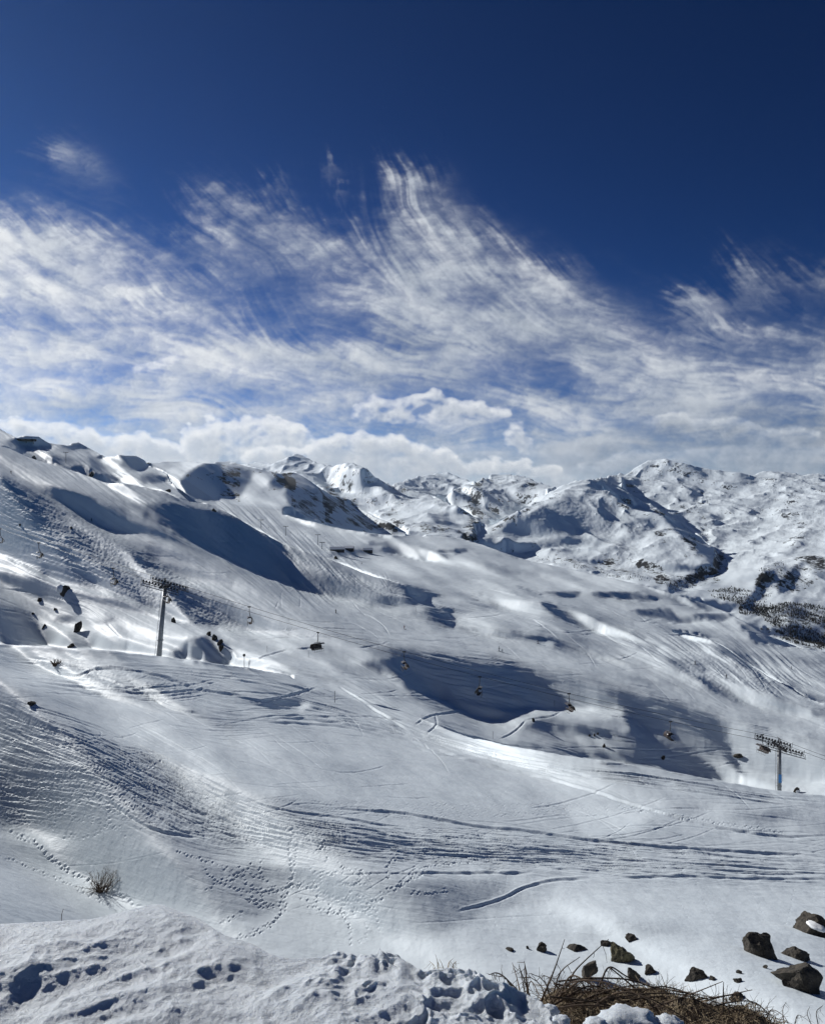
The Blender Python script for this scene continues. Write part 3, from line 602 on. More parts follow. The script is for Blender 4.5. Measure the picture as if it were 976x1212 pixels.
# ------------------------------------------------------------------ clouds
def build_clouds():
    x0, y0, nx, ny = -220, -140, 1420, 764
    X, Y = np.meshgrid(np.arange(nx) + x0 + 0., np.arange(ny) + y0 + 0.)
    def reg(polys, base=0.): return region(polys, X, Y, base)
    # flow of the strands (double angle so that direction sign does not matter)
    smp = [(-100,270,30),(0,300,32),(100,345,27),(180,380,24),(250,430,14),(100,430,8),(0,480,4),(200,490,4),(300,260,36),(240,225,40),(350,290,30),(420,330,25),(400,370,20),(300,440,12),
        (495,225,72),(470,262,66),(455,300,52),(535,262,56),(570,300,44),(500,300,50),(500,340,48),(560,360,34),(620,385,26),(700,405,16),(600,330,38),(650,350,30),(500,440,4),(700,440,6),(780,470,2),(880,450,-3),(900,340,40),(880,335,48),
        (830,360,40),(940,335,40),(740,380,20),(330,212,70),(400,230,75),(395,205,75),(80,190,30),(120,205,25),(900,400,-5),(560,510,0),(200,400,22),(300,340,60),(340,345,70),(380,335,60),(160,300,40),(210,290,35),(150,280,35)]
    Xc, Yc = np.meshgrid(np.arange(0, nx, 8) + x0, np.arange(0, ny, 8) + y0); c = 0; s = 0
    for a, b, d in smp:
        wgt = 1 / ((Xc - a) ** 2 + (Yc - b) ** 2 * 1.6 + 300.) ** 1.7; c = c + wgt * math.cos(2 * math.radians(d)); s = s + wgt * math.sin(2 * math.radians(d))
    ang = resample(np.arctan2(s, c), ny, nx)
    c2 = resample(c / np.hypot(c, s), ny, nx); s2 = resample(s / np.hypot(c, s), ny, nx); ang = np.arctan2(s2, c2) / 2
    ang = ang + .6 * fbm(X / 120, Y / 70, 3, 77) + .36 * fbm(X / 34, Y / 24, 3, 78)
    ang = np.clip(ang, math.radians(-70), math.radians(87))
    def lic2(steps, seed, sc):
        r = np.random.RandomState(seed); n0 = r.rand(ny, nx).astype(np.float32); n0 = blur(n0, sc); n0 = (n0 - n0.mean()) / n0.std()
        acc = n0.copy(); tot = 1.; vx, vy = np.cos(ang).astype(np.float32), np.sin(ang).astype(np.float32); yy, xx = np.mgrid[0:ny, 0:nx].astype(np.float32)
        for sg in (1, -1):
            x, y = xx.copy(), yy.copy(); px = vx * sg; py = vy * sg
            for k in range(steps):
                a = np.clip(x, 0, nx - 1).astype(np.int32); b = np.clip(y, 0, ny - 1).astype(np.int32)
                dx, dy = vx[b, a], vy[b, a]; f = np.where(dx * px + dy * py < 0, -1, 1).astype(np.float32); px = dx * f; py = dy * f
                x = x + px * 1.5; y = y + py * 1.5
                a = np.clip(x, 0, nx - 1).astype(np.int32); b = np.clip(y, 0, ny - 1).astype(np.int32)
                wgt = 1 - k / steps; acc += n0[b, a] * wgt; tot += wgt
        acc /= tot; return (acc - acc.mean()) / acc.std()
    l1 = lic2(24, 5, .8); l2 = lic2(36, 6, 2.2); l3 = lic2(44, 8, 6.0)
    puff = fbm(X / 22, Y / 14, 4, 83); big = fbm(X / 120, Y / 45, 4, 87)
    cov = reg([
      (.42,24,(-260,240),(0,262),(150,290),(300,330),(420,300),(470,290),(640,330),(760,400),(1240,420),(1240,600),(-260,600)),
      (.70,26,(-260,235),(-60,250),(40,275),(120,305),(190,335),(260,375),(320,425),(240,445),(100,430),(-60,425),(-260,430)),
      (.85,16,(-220,262),(0,280),(70,300),(110,325),(60,345),(-60,330),(-220,320)), (.80,18,(-220,360),(0,375),(90,385),(150,405),(100,430),(0,430),(-220,420)),
      (.30,10,(150,300),(230,330),(290,365),(200,360),(130,325)),
      (.74,16,(-260,455),(0,462),(120,470),(260,480),(400,500),(500,505),(500,560),(-260,560)), (.85,12,(-220,470),(0,478),(150,490),(240,505),(120,515),(-220,510)),
      (.26,8,(40,428),(130,438),(190,452),(120,458),(30,448)), (.28,6,(230,506),(300,502),(340,512),(280,519),(235,515)), (.25,7,(200,452),(320,462),(360,475),(260,476),(190,465)),
      (.80,14,(130,446),(170,425),(220,405),(330,412),(450,402),(560,395),(640,405),(620,432),(480,455),(380,472),(250,468)),
      (.46,9,(226,208),(250,222),(300,240),(350,262),(410,292),(440,318),(400,322),(340,300),(280,272),(245,240)),
      (.34,14,(300,250),(400,300),(470,330),(470,400),(380,380),(330,340),(200,290),(260,270)),
      (.66,15,(456,250),(490,205),(520,235),(540,265),(590,300),(640,330),(700,362),(745,402),(700,425),(600,420),(500,400),(430,372),(400,345),(440,310)),
      (.86,14,(470,300),(520,320),(570,350),(640,385),(660,402),(560,400),(500,370),(460,340)), (.20,8,(505,225),(540,262),(520,262),(500,245)),
      (.20,12,(310,360),(400,365),(450,385),(400,398),(330,390)), (.12,9,(355,380),(420,375),(440,392),(380,400)),
      (.26,10,(50,165),(90,172),(130,205),(140,220),(100,212),(60,190)), (.34,5,(318,206),(330,196),(338,210),(332,222),(316,226)), (.36,5,(332,225),(350,235),(352,255),(340,250)), (.30,4,(404,224),(410,232),(404,246),(400,244)),
      (.20,6,(380,204),(398,198),(404,212),(388,216)),
      (.55,8,(690,368),(720,362),(760,378),(770,392),(730,395),(700,385)), (.42,8,(796,352),(830,345),(858,362),(830,380),(800,376)), (.46,8,(862,318),(880,312),(900,330),(925,345),(905,362),(872,355)), (.25,8,(930,325),(980,318),(1040,340),(980,352),(940,345)),
      (.42,5,(890,398),(930,396),(962,402),(930,411),(895,408)), (.40,9,(795,400),(850,392),(880,405),(840,416)), (.30,6,(700,392),(780,402),(800,420),(740,420)),
      (.70,14,(620,448),(700,430),(800,436),(976,426),(1240,420),(1240,560),(700,575),(560,560),(560,500),(600,490)),
      (.84,10,(640,470),(760,462),(900,470),(1240,470),(1240,500),(760,500),(640,492)), (.20,12,(235,345),(330,335),(420,350),(440,385),(330,392),(250,372)), (.14,9,(560,436),(640,428),(700,440),(680,462),(600,462),(560,452)), (.25,5,(560,466),(600,470),(640,478),(600,484)), (.22,6,(740,500),(790,498),(800,508),(750,512)),
      (.25,6,(860,522),(900,520),(976,530),(900,540)),(.5,14,(420,505),(560,500),(640,510),(660,580),(420,580))])
    l1 = blur(l1, .7) * 1.2
    # feathered edges: the coverage is dragged along the flow by the strand noise
    def drag(f, amt):
        sx = np.clip(X - x0 + amt * np.cos(ang), 0, nx - 1.01); sy = np.clip(Y - y0 + amt * np.sin(ang), 0, ny - 1.01); a = sx.astype(int); b = sy.astype(int); fx = sx - a; fy = sy - b
        return (f[b, a] * (1 - fx) + f[b, a + 1] * fx) * (1 - fy) + (f[b + 1, a] * (1 - fx) + f[b + 1, a + 1] * fx) * fy
    cov = cov * .72 + .42 * blur(cov, 26)
    cov = drag(cov, 3 * l1 + 5 * l2 + 6 * l3 + 18 * puff)
    wsp = fbm(X / 9 + 2 * puff, Y / 6, 3, 95)
    fib = np.clip(.75 + 1.6 * fbm(X / 60, Y / 36, 3, 97), .1, 1.5)
    T = fib * (.16 * l1 + .15 * l2) + .17 * l3 + .75 * puff + 1.4 * big + .5 * wsp
    dens = 1.25 * cov ** 1.5 * np.exp(np.clip(T, -2.2, 1.3))
    cir = 1 - np.exp(-1.25 * dens)
    cirb = .77 + .05 * l3 + reg([(.10,40,(-260,230),(200,300),(300,480),(-260,520)), (-.22,12,(780,486),(976,480),(1240,480),(1240,570),(700,560),(720,510)), (-.10,20,(450,380),(700,380),(720,440),(450,440))])
    # heaped clouds: groups of puffs (x, y, rx, ry)
    q = np.random.RandomState(12)
    heaps = [
      [(-180,500,60,16),(-60,500,50,14),(20,505,34,10),(70,510,30,9),(100,514,20,7),(150,520,22,7),(165,516,12,7),(190,528,22,8),(120,530,60,14),(60,520,60,14),(190,545,60,16)],
      [(222,515,10,14),(240,518,22,14),(262,511,20,13),(290,508,26,14),(318,507,24,13),(345,516,24,14),(300,528,60,22),(250,535,40,20),(360,535,30,20)],
      [(400,530,26,16),(422,522,18,12),(440,530,22,15),(465,530,22,14),(490,540,26,15),(515,540,24,13),(380,548,40,18),(440,552,50,18),(500,556,44,16),(545,556,26,12),(580,552,24,12),(610,553,24,10),(330,545,40,18)],
      [(425,488,11,10),(445,480,16,10),(470,481,20,10),(492,477,14,11),(516,474,14,12),(535,480,16,9),(560,482,18,9),(585,490,20,9),(460,494,40,9),(530,494,50,9)],
      [(165,437,12,4),(180,435,14,5),(196,429,10,5),(206,424,7,4)], [(248,493,5,4),(250,497,6,4)], [(612,510,10,12),(620,525,12,14),(605,520,12,10)], [(602,552,20,10),(640,558,26,8)],
      [(800,500,40,10),(850,510,50,14),(920,520,50,14),(970,535,50,14),(880,545,90,16),(780,548,60,14),(1080,520,90,20),(720,556,40,10)],
    ]
    tone = [1.12,1.12,1.02,1.08,1.15,1.1,1.05,.95,.74]
    den = cir.copy(); bri = cirb.copy()
    bil = 1 - 2.0 * np.abs(perlin(X / 15, Y / 11, 5)) * 1.2; bil2 = 1 - 2.4 * np.abs(perlin(X / 6.5, Y / 5., 6)); bil3 = perlin(X / 2.8, Y / 2.4, 8); wob = fbm(X / 34, Y / 20, 3, 91)
    for hi, hp in enumerate(heaps):
        f = np.zeros_like(X); ptop = 1e9
        ex = []
        for (a, b, rx, ry) in hp:
            ex.append((a, b, rx, ry))
            for k in range(5): 
                th = q.uniform(-math.pi, .2); ex.append((a + math.cos(th) * rx * .75, b + math.sin(th) * ry * .75, rx * q.uniform(.25, .5), ry * q.uniform(.3, .6)))
        for (a, b, rx, ry) in ex:
            d = ((X - a) / rx) ** 2 + ((Y - b) / ry) ** 2
            f = np.maximum(f, np.clip(1.25 - d * .9, 0, 2))
        soft = hi in (8,); fb = blur(f, 2.5)
        g = fb + .30 * bil + .12 * bil2 + .10 * bil3 + 1.0 * wob + .25 * wsp - .50 - 1.2 * np.clip(.5 - fb, 0, 1)
        g = np.clip(g, 0, 1.2); al = 1 - np.exp(-(1.8 if soft else 2.0 if hi in (3, 4, 6) else 3.4) * blur(g, .8) ** 1.25); al *= np.clip(fb * 2.5, 0, 1)
        tr = np.zeros_like(g); gb = blur(g, 1.0)
        for s_ in (1.5, 3, 5, 8, 12, 17): tr += np.roll(np.roll(gb, int(s_ * .9), 0), int(s_ * .5), 1) * (1.2 if s_ < 6 else 1.8)
        b_ = tone[hi] * (.60 + .62 * np.exp(-tr * .20)) + .05 * bil + .03 * bil2  # sunward edges bright, cores grey: sunlight and shade put into the cloud tone
        bri = bri * (1 - al) + b_ * al; den = np.maximum(den, al * (.8 if soft else .96))
    # thin veil low over the ranges
    veil = reg([(.8,10,(-260,530),(200,525),(420,535),(640,535),(700,540),(700,640),(-260,640)), (.75,14,(640,530),(1240,530),(1240,620),(640,600))]) ; bri = bri * (1 - veil * .6) + .74 * veil * .6 * (1 + .25 * wob); den = 1 - (1 - den) * (1 - .85 * veil * (1 + .35 * big)); 
    fadex = np.clip((X + 215) / 90, 0, 1) * np.clip((1195 - X) / 90, 0, 1); fadey = np.clip((Y + 138) / 60, 0, 1)
    return X, Y, np.clip(den * fadex * fadey, 0, 1), np.clip(bri, .25, 1.05)
SKYS, SUNS, CLDS, EXPO, SAT = .05, 5.0, .94, -.05, 1.0
SKYC = (.12, .245, .33)
HAZE = 1.2e-5
# ================================================================== Blender
import bpy, bmesh
from mathutils import Vector, Matrix
S = bpy.context.scene; COL = S.collection
S.render.engine = 'CYCLES'
def tag(o, label=None, cat=None, group=None, kind=None):
    if label: o['label'] = label
    if cat: o['category'] = cat
    if group: o['group'] = group
    if kind: o['kind'] = kind
    return o
def link(name, me, parent=None):
    o = bpy.data.objects.new(name, me); COL.objects.link(o)
    if parent is not None: o.parent = parent
    return o
def np_mesh(name, co, quads, mat, smooth=True, attrs=None):
    me = bpy.data.meshes.new(name); nq = len(quads)
    me.vertices.add(len(co)); me.vertices.foreach_set('co', np.ascontiguousarray(co, np.float32).ravel())
    me.loops.add(nq * quads.shape[1]); me.loops.foreach_set('vertex_index', np.ascontiguousarray(quads, np.int32).ravel())
    me.polygons.add(nq); me.polygons.foreach_set('loop_start', np.arange(nq, dtype=np.int32) * quads.shape[1])
    me.update(calc_edges=True)
    if smooth: me.polygons.foreach_set('use_smooth', np.ones(nq, bool))
    for k, v in (attrs or {}).items():
        a = me.attributes.new(k, 'FLOAT', 'POINT'); a.data.foreach_set('value', np.ascontiguousarray(v, np.float32).ravel())
    me.materials.append(mat); return me
def grid_quads(nr, nc):
    i = np.arange(nr * nc).reshape(nr, nc); return np.stack([i[:-1, :-1], i[:-1, 1:], i[1:, 1:], i[1:, :-1]], -1).reshape(-1, 4)

# ------------------------------------------------------------------ materials
class NT:
    def __init__(s, name):
        s.m = bpy.data.materials.new(name); s.m.use_nodes = True; s.t = s.m.node_tree; s.n = s.t.nodes; s.n.clear(); s.out = s.n.new('ShaderNodeOutputMaterial')
    def a(s, ty, ins=None, **kw):
        n = s.n.new(ty)
        for k, v in kw.items(): setattr(n, k, v)
        for k, v in (ins or {}).items():
            if hasattr(v, 'is_output') or isinstance(v, bpy.types.NodeSocket): s.t.links.new(v, n.inputs[k])
            else: n.inputs[k].default_value = v
        return n
    def math(s, op, a, b=0., clamp=False):
        n = s.n.new('ShaderNodeMath'); n.operation = op; n.use_clamp = clamp
        for i, v in enumerate((a, b)):
            if isinstance(v, bpy.types.NodeSocket): s.t.links.new(v, n.inputs[i])
            else: n.inputs[i].default_value = v
        return n.outputs[0]
    def ramp(s, f, stops, interp='LINEAR'):
        n = s.n.new('ShaderNodeValToRGB'); n.color_ramp.interpolation = interp; e = n.color_ramp.elements
        while len(e) < len(stops): e.new(.5)
        for i, (p, c) in enumerate(stops): e[i].position = p; e[i].color = tuple(c) + (1,) if len(c) == 3 else c
        s.t.links.new(f, n.inputs[0]); return n.outputs[0]
    def noise(s, vec, scale, detail=4., rough=.55, dist=0.):
        return s.a('ShaderNodeTexNoise', {'Vector': vec, 'Scale': scale, 'Detail': detail, 'Roughness': rough, 'Distortion': dist}).outputs['Fac']
    def bsdf(s, ins): b = s.a('ShaderNodeBsdfPrincipled', ins); s.t.links.new(b.outputs[0], s.out.inputs[0]); return b

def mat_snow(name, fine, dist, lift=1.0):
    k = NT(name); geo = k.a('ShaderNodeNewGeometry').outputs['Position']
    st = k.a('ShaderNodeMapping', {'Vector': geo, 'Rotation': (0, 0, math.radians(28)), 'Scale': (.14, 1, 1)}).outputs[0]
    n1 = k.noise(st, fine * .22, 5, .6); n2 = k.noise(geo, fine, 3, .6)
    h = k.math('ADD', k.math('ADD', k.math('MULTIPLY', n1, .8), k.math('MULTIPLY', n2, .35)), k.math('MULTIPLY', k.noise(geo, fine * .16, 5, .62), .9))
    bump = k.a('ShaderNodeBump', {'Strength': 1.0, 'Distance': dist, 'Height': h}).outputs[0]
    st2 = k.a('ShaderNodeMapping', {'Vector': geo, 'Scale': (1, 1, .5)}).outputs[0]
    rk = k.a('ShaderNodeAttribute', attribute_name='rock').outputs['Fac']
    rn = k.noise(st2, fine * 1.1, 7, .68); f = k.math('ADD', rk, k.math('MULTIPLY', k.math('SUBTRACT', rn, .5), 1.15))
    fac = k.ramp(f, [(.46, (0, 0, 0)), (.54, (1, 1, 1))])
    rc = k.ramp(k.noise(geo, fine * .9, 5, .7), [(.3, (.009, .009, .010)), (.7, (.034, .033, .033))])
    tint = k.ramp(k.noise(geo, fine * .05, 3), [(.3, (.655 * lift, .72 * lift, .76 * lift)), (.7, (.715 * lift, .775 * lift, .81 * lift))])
    mix = k.a('ShaderNodeMix', data_type='RGBA', ins={0: fac, 6: tint, 7: rc}).outputs[2]
    rough = k.a('ShaderNodeMix', data_type='FLOAT', ins={0: fac, 2: .62, 3: .92}).outputs[0]
    k.bsdf({'Base Color': mix, 'Roughness': rough, 'Normal': bump, 'Specular IOR Level': .35})
    return k.m
def mat_plain(name, c1, c2, scale=6., rough=.6, metal=0., bump=.0, detail=4):
    k = NT(name); co = k.a('ShaderNodeTexCoord').outputs['Object']; n = k.noise(co, scale, detail)
    c = k.ramp(n, [(.35, c1), (.68, c2)]); ins = {'Base Color': c, 'Roughness': rough, 'Metallic': metal}
    if bump: ins['Normal'] = k.a('ShaderNodeBump', {'Strength': .8, 'Distance': bump, 'Height': k.noise(co, scale * 2.5, 5, .65)}).outputs[0]
    k.bsdf(ins); return k.m

# ------------------------------------------------------------------ ground
sol = solve()
detail = build_detail()
GX, GY, GZ, GROW, GPX, GVIS, GLG = ground_grid(sol, detail)
nK, nU = GX.shape
# outcrops of bare rock: patches on the steep faces and crests of the ranges
dzl = np.zeros_like(GZ); 
ROCKS = [(.34,3,(0,507),(240,546),(240,580),(0,520)), (.40,7,(262,548),(346,556),(340,580),(300,594),(264,590)), (.47,3,(343,556),(385,578),(430,604),(470,626),(400,624),(350,606)), (.62,1.5,(334,556),(350,556),(358,572),(340,580)),
 (.26,6,(300,545),(420,547),(470,572),(470,600),(400,590),(330,556)), (.38,4,(540,570),(592,558),(640,570),(620,610),(560,625)), (.40,6,(400,590),(560,630),(540,640),(470,625)), (.28,5,(480,560),(545,560),(560,590),(490,590)),
 (.38,5,(690,566),(785,540),(976,552),(976,580),(800,575),(720,585)), (.35,6,(720,580),(840,600),(850,650),(780,640)), (.50,4,(850,618),(976,590),(976,610),(900,640)), (.50,3,(930,640),(976,612),(976,622),(940,655)),
 (.37,6,(790,560),(976,560),(976,640),(880,640)), (.62,3,(872,722),(890,690),(912,668),(925,676),(905,700),(890,722)), (.58,3,(905,700),(940,662),(976,655),(976,690),(930,704)), (.50,5,(640,650),(760,660),(800,690),(700,682)), (.52,5,(780,690),(840,662),(856,650),(862,660),(830,690)),
 (.58,3,(858,722),(900,738),(940,760),(976,771),(976,765),(935,752),(900,742),(880,724)), (.62,2,(896,742),(930,758),(976,770),(940,765)), (.42,6,(840,700),(905,735),(976,760),(976,730),(900,700)), (.47,2,(488,616),(560,632),(550,640),(490,628)), (.48,2,(384,572),(420,590),(400,596))]
m_r = region(ROCKS, *np.meshgrid(np.arange(HXN) + HX0 + 0., np.arange(300) + HY0 + 0.), base=.16) - .07
ii = np.clip(np.round(GPX - HX0).astype(int), 0, HXN - 1); jj = np.clip(np.round(GROW - HY0).astype(int), 0, 299)
sz = np.zeros_like(GZ); dD = np.gradient(GZ, axis=0) / (np.gradient(GY, axis=0) + 1e-6); dU = np.gradient(GZ, axis=1) / (np.gradient(GX, axis=1) + 1e-6)
steep = np.clip((np.hypot(dD, dU) - .7) * .3, -.12, .14)
farm = np.clip((GY - 1500) / 400, 0, 1)
rock = (m_r[jj, ii] + steep * farm + .20 * fbm(GX / 140, GY / 140, 4, 111) * farm + .22 * fbm(GX / 60, GZ / 45, 4, 115) * farm + .06 * farm)
rock = np.where((GY > 700), rock, 0); rock = np.where((GROW > 715) & (GY < 1500) & (GPX < 850), 0, rock); rock = np.where(GVIS > .3, rock, .2 + 0 * rock)
rock = np.where((GY < 1900) & (GPX < 850), np.minimum(rock, .3), rock)
co = np.stack([GX, GY, GZ], -1).reshape(-1, 3); Q = grid_quads(nK, nU)
qd = GY.reshape(-1)[Q].max(1)
def sub_mesh(name, sel, mat):
    q = Q[sel]; u_, inv = np.unique(q, return_inverse=True); return np_mesh(name, co[u_], inv.reshape(-1, 4), mat, attrs={'rock': rock.reshape(-1)[u_]})
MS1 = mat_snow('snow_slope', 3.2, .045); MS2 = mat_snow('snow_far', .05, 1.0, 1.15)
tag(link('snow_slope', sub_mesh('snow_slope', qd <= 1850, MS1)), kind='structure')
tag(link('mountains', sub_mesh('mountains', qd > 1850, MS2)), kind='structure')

def ground_at(px, row=None, D=None):
    """point of the ground seen at a photo pixel, or at a distance along that column"""
    c = int(np.argmin(np.abs(GPX[0] - px)))
    if D is not None:
        return Vector((D * (px - CX) / F, D, float(np.interp(D, GY[:, c], GZ[:, c]))))
    r = HY - GZ[:, c] / GY[:, c] * F
    for k in range(nK - 1):
        if r[k] >= row > r[k + 1]:
            t_ = (r[k] - row) / (r[k] - r[k + 1]); D = GY[k, c] + (GY[k + 1, c] - GY[k, c]) * t_
            return Vector((D * (px - CX) / F, D, float(GZ[k, c] + (GZ[k + 1, c] - GZ[k, c]) * t_)))
    return Vector((0, 50, -30))
def sight(px, row, D): return Vector((D * (px - CX) / F, D, D * (HY - row) / F))

# ------------------------------------------------------------------ sky, clouds, sun, haze
W_ = bpy.data.worlds.new('World'); S.world = W_; W_.use_nodes = True
wt = W_.node_tree; wt.nodes.clear(); wo = wt.nodes.new('ShaderNodeOutputWorld'); bg = wt.nodes.new('ShaderNodeBackground'); sk = wt.nodes.new('ShaderNodeTexSky')
sk.sky_type = 'NISHITA'; sk.sun_disc = False; sk.sun_elevation = EL; sk.sun_rotation = -AZ; sk.altitude = 3000; sk.air_density = .9; sk.dust_density = 1.3; sk.ozone_density = 3.0
bg.inputs[1].default_value = SKYS
hs = wt.nodes.new('ShaderNodeHueSaturation'); hs.inputs['Saturation'].default_value = SAT; hs.inputs['Value'].default_value = 1.0; hs.inputs['Hue'].default_value = .5
wt.links.new(sk.outputs[0], hs.inputs['Color']); gm = wt.nodes.new('ShaderNodeGamma'); gm.inputs[1].default_value = 1.65; mu_ = wt.nodes.new('ShaderNodeMix'); mu_.data_type = 'RGBA'; mu_.blend_type = 'MULTIPLY'; mu_.inputs[0].default_value = 1.0; mu_.inputs[7].default_value = SKYC + (1,)
wt.links.new(hs.outputs[0], gm.inputs[0]); wt.links.new(gm.outputs[0], mu_.inputs[6]); wt.links.new(mu_.outputs[2], bg.inputs[0]); wt.links.new(bg.outputs[0], wo.inputs[0])
sun = bpy.data.lights.new('sun', 'SUN'); sun.energy = SUNS; sun.angle = math.radians(.5); sun.color = (1, .985, .955)
so = link('sun', sun); sv = Vector((-math.sin(AZ) * math.cos(EL), math.cos(AZ) * math.cos(EL), math.sin(EL))); so.rotation_euler = sv.to_track_quat('Z', 'Y').to_euler()

cX, cY, cden, cbri = build_clouds()
uu = (cX - CX) / F; wwv = (HY - cY) / F; nn_ = np.sqrt(1 + uu ** 2 + wwv ** 2); RC = 60000.
cc = np.stack([uu / nn_ * RC, RC / nn_, wwv / nn_ * RC], -1).reshape(-1, 3)
k = NT('cloud'); da = k.a('ShaderNodeAttribute', attribute_name='cloud_cover').outputs['Fac']; ba = k.a('ShaderNodeAttribute', attribute_name='cloud_tone').outputs['Fac']
geo = k.a('ShaderNodeNewGeometry').outputs['Position']; nz = k.noise(geo, .0011, 4, .6)
dd = k.math('MULTIPLY', da, k.math('ADD', .78, k.math('MULTIPLY', nz, .44)), True)
cr = k.ramp(k.math('ADD', ba, k.math('MULTIPLY', k.math('SUBTRACT', nz, .5), .10)), [(.0, (.05, .07, .11)), (.45, (.24, .29, .37)), (.75, (.56, .61, .68)), (1., (.93, .95, .97))])
em = k.a('ShaderNodeEmission', {'Color': cr, 'Strength': CLDS}).outputs[0]; tr = k.a('ShaderNodeBsdfTransparent').outputs[0]
mx = k.a('ShaderNodeMixShader', {0: dd, 1: tr, 2: em}).outputs[0]; k.t.links.new(mx, k.out.inputs[0])
tag(link('sky', np_mesh('sky', cc, grid_quads(*cX.shape), k.m, attrs={'cloud_cover': cden, 'cloud_tone': cbri})), kind='structure')

# ------------------------------------------------------------------ camera and exposure
cam = bpy.data.cameras.new('camera'); cam.sensor_fit = 'HORIZONTAL'; cam.sensor_width = 36; cam.lens = 36 * F / 976; cam.clip_start = .05; cam.clip_end = 200000
cam.shift_y = (600 - 606) / 976.
co_ = link('camera', cam); co_.location = (0, 0, 0); co_.rotation_euler = (math.pi / 2, 0, 0); S.camera = co_
S.view_settings.view_transform = 'Standard'; S.view_settings.look = 'None'; S.view_settings.gamma = 1; S.view_settings.use_curve_mapping = False
S.view_settings.exposure = EXPO
S.cycles.max_bounces = 6; S.cycles.diffuse_bounces = 2; S.cycles.transparent_max_bounces = 8; S.cycles.use_denoising = True
# ================================================================== foreground
CREST = [(-300,1110),(-100,1100),(0,1094),(60,1091),(110,1088),(150,1078),(175,1071.5),(192,1070.5),(212,1079),(232,1086),(250,1097),(265,1107),(300,1118),(320,1130),(345,1135),(380,1133),(400,1127),(425,1133),(450,1127),(470,1131),(482,1139),(500,1150),(530,1146),(560,1149),(590,1165),(612,1172),(640,1186),(652,1200),(662,1240),(700,1290),(1300,1330)]
def crest_row(px): return np.interp(px, *np.array(CREST, float).T)
def build_bank():
    nu, nd = 1050, 520
    U = np.linspace(-.80, .40, nu); px = CX + U * F; cr = crest_row(px); Dc = 1.74 * F / (cr - HY); Dc = blur(Dc[None, :].repeat(3, 0), 1.5)[1]
    t_ = np.r_[np.linspace(-1.0, 0, 400, endpoint=False), np.linspace(0, 1, 120) ** 1.4]         # -1 at the feet, 0 crest, 1 down the back
    D = np.where(t_[:, None] < 0, Dc + t_[:, None] * (Dc - 1.75), Dc + t_[:, None] * 1.9)
    X = D * U[None, :]; z0 = -1.74 + .0 * X
    back = np.clip(D - Dc[None, :], 0, 9); Z = z0 - back * 1.15 - .25 * (1 - np.exp(-back * 9)) * 0
    front = np.clip((Dc[None, :] - D) / .35, 0, 1)            # 0 at the crest
    wx = X + .09 * fbm(X * 3, D * 3, 2, 201); wy = D + .09 * fbm(X * 3, D * 3, 2, 203)
    lum = .050 * fbm(wx * 1.7, wy * 2.2, 2, 211) + .026 * (1 - 2 * np.abs(perlin(wx * 3.6, wy * 4.6, 213))) * 1.0 + .009 * (1 - 2 * np.abs(perlin(wx * 9, wy * 11, 217))) + .004 * fbm(X * 32, D * 36, 3, 219)
    rowN = HY - z0 / D * F; pxN = np.broadcast_to(px, X.shape)
    def lip(pts, h, wf, wb):
        """a broken edge: the snow on the far side stands h above the near side"""
        P = smooth_line(pts, 8); yl = np.interp(pxN, P[:, 0], P[:, 1]); d = (yl - rowN) * D / F / .62 * 1.0
        on = np.clip((pxN - P[0, 0]) / 60, 0, 1) * np.clip((P[-1, 0] - pxN) / 70, 0, 1); on = on * on * (3 - 2 * on)
        d = d + .05 * fbm(X * 7, D * 7, 3, 231)
        return on * h * .5 * np.where(d > 0, np.exp(-(d / wb) ** 2), np.exp(-(d / (wf * 1.6)) ** 2))
    Z += lum * (.35 + .65 * front)
    a_ = math.radians(24); xr = X * math.cos(a_) + D * math.sin(a_); yr = -X * math.sin(a_) + D * math.cos(a_)
    Z += .013 * (ridged(xr * 1.3 + .3 * perlin(X * 3, D * 3, 7), yr * 3.6, 3, 221) - .8) * front
    Z += lip([(-60,1178),(0,1168),(60,1150),(110,1128),(150,1118),(185,1112),(225,1116),(262,1130)], .034, .05, .26) + lip([(215,1160),(255,1143),(290,1138),(325,1146),(350,1160)], .05, .04, .2)
    # clods near the broken right-hand edge
    m = np.clip((pxN - 330) / 120, 0, 1) * np.clip(1.4 - (Dc[None, :] - D) / .5, 0, 1) * np.clip(1 - back * 2, 0, 1)
    mm = m * np.clip(.4 + 1.6 * fbm(X * 4, D * 4, 2, 245), 0, 1)
    Z += mm * .045 * (1 - 2.4 * np.abs(perlin(X * 10 + fbm(X * 9, D * 9, 2, 3), D * 12, 241))) + mm * .012 * (1 - 2.4 * np.abs(perlin(X * 27, D * 27, 243)))
    # keep the crest line where it is seen
    zc = Z[400].copy(); targ = -(cr - HY) / F * Dc; dlt = blur((targ - zc)[None, :].repeat(3, 0), 3)[1]
    Z += dlt[None, :] * np.exp(-((Dc[None, :] - D) / .16) ** 2)
    return X, D, Z
bX, bY, bZ = build_bank()
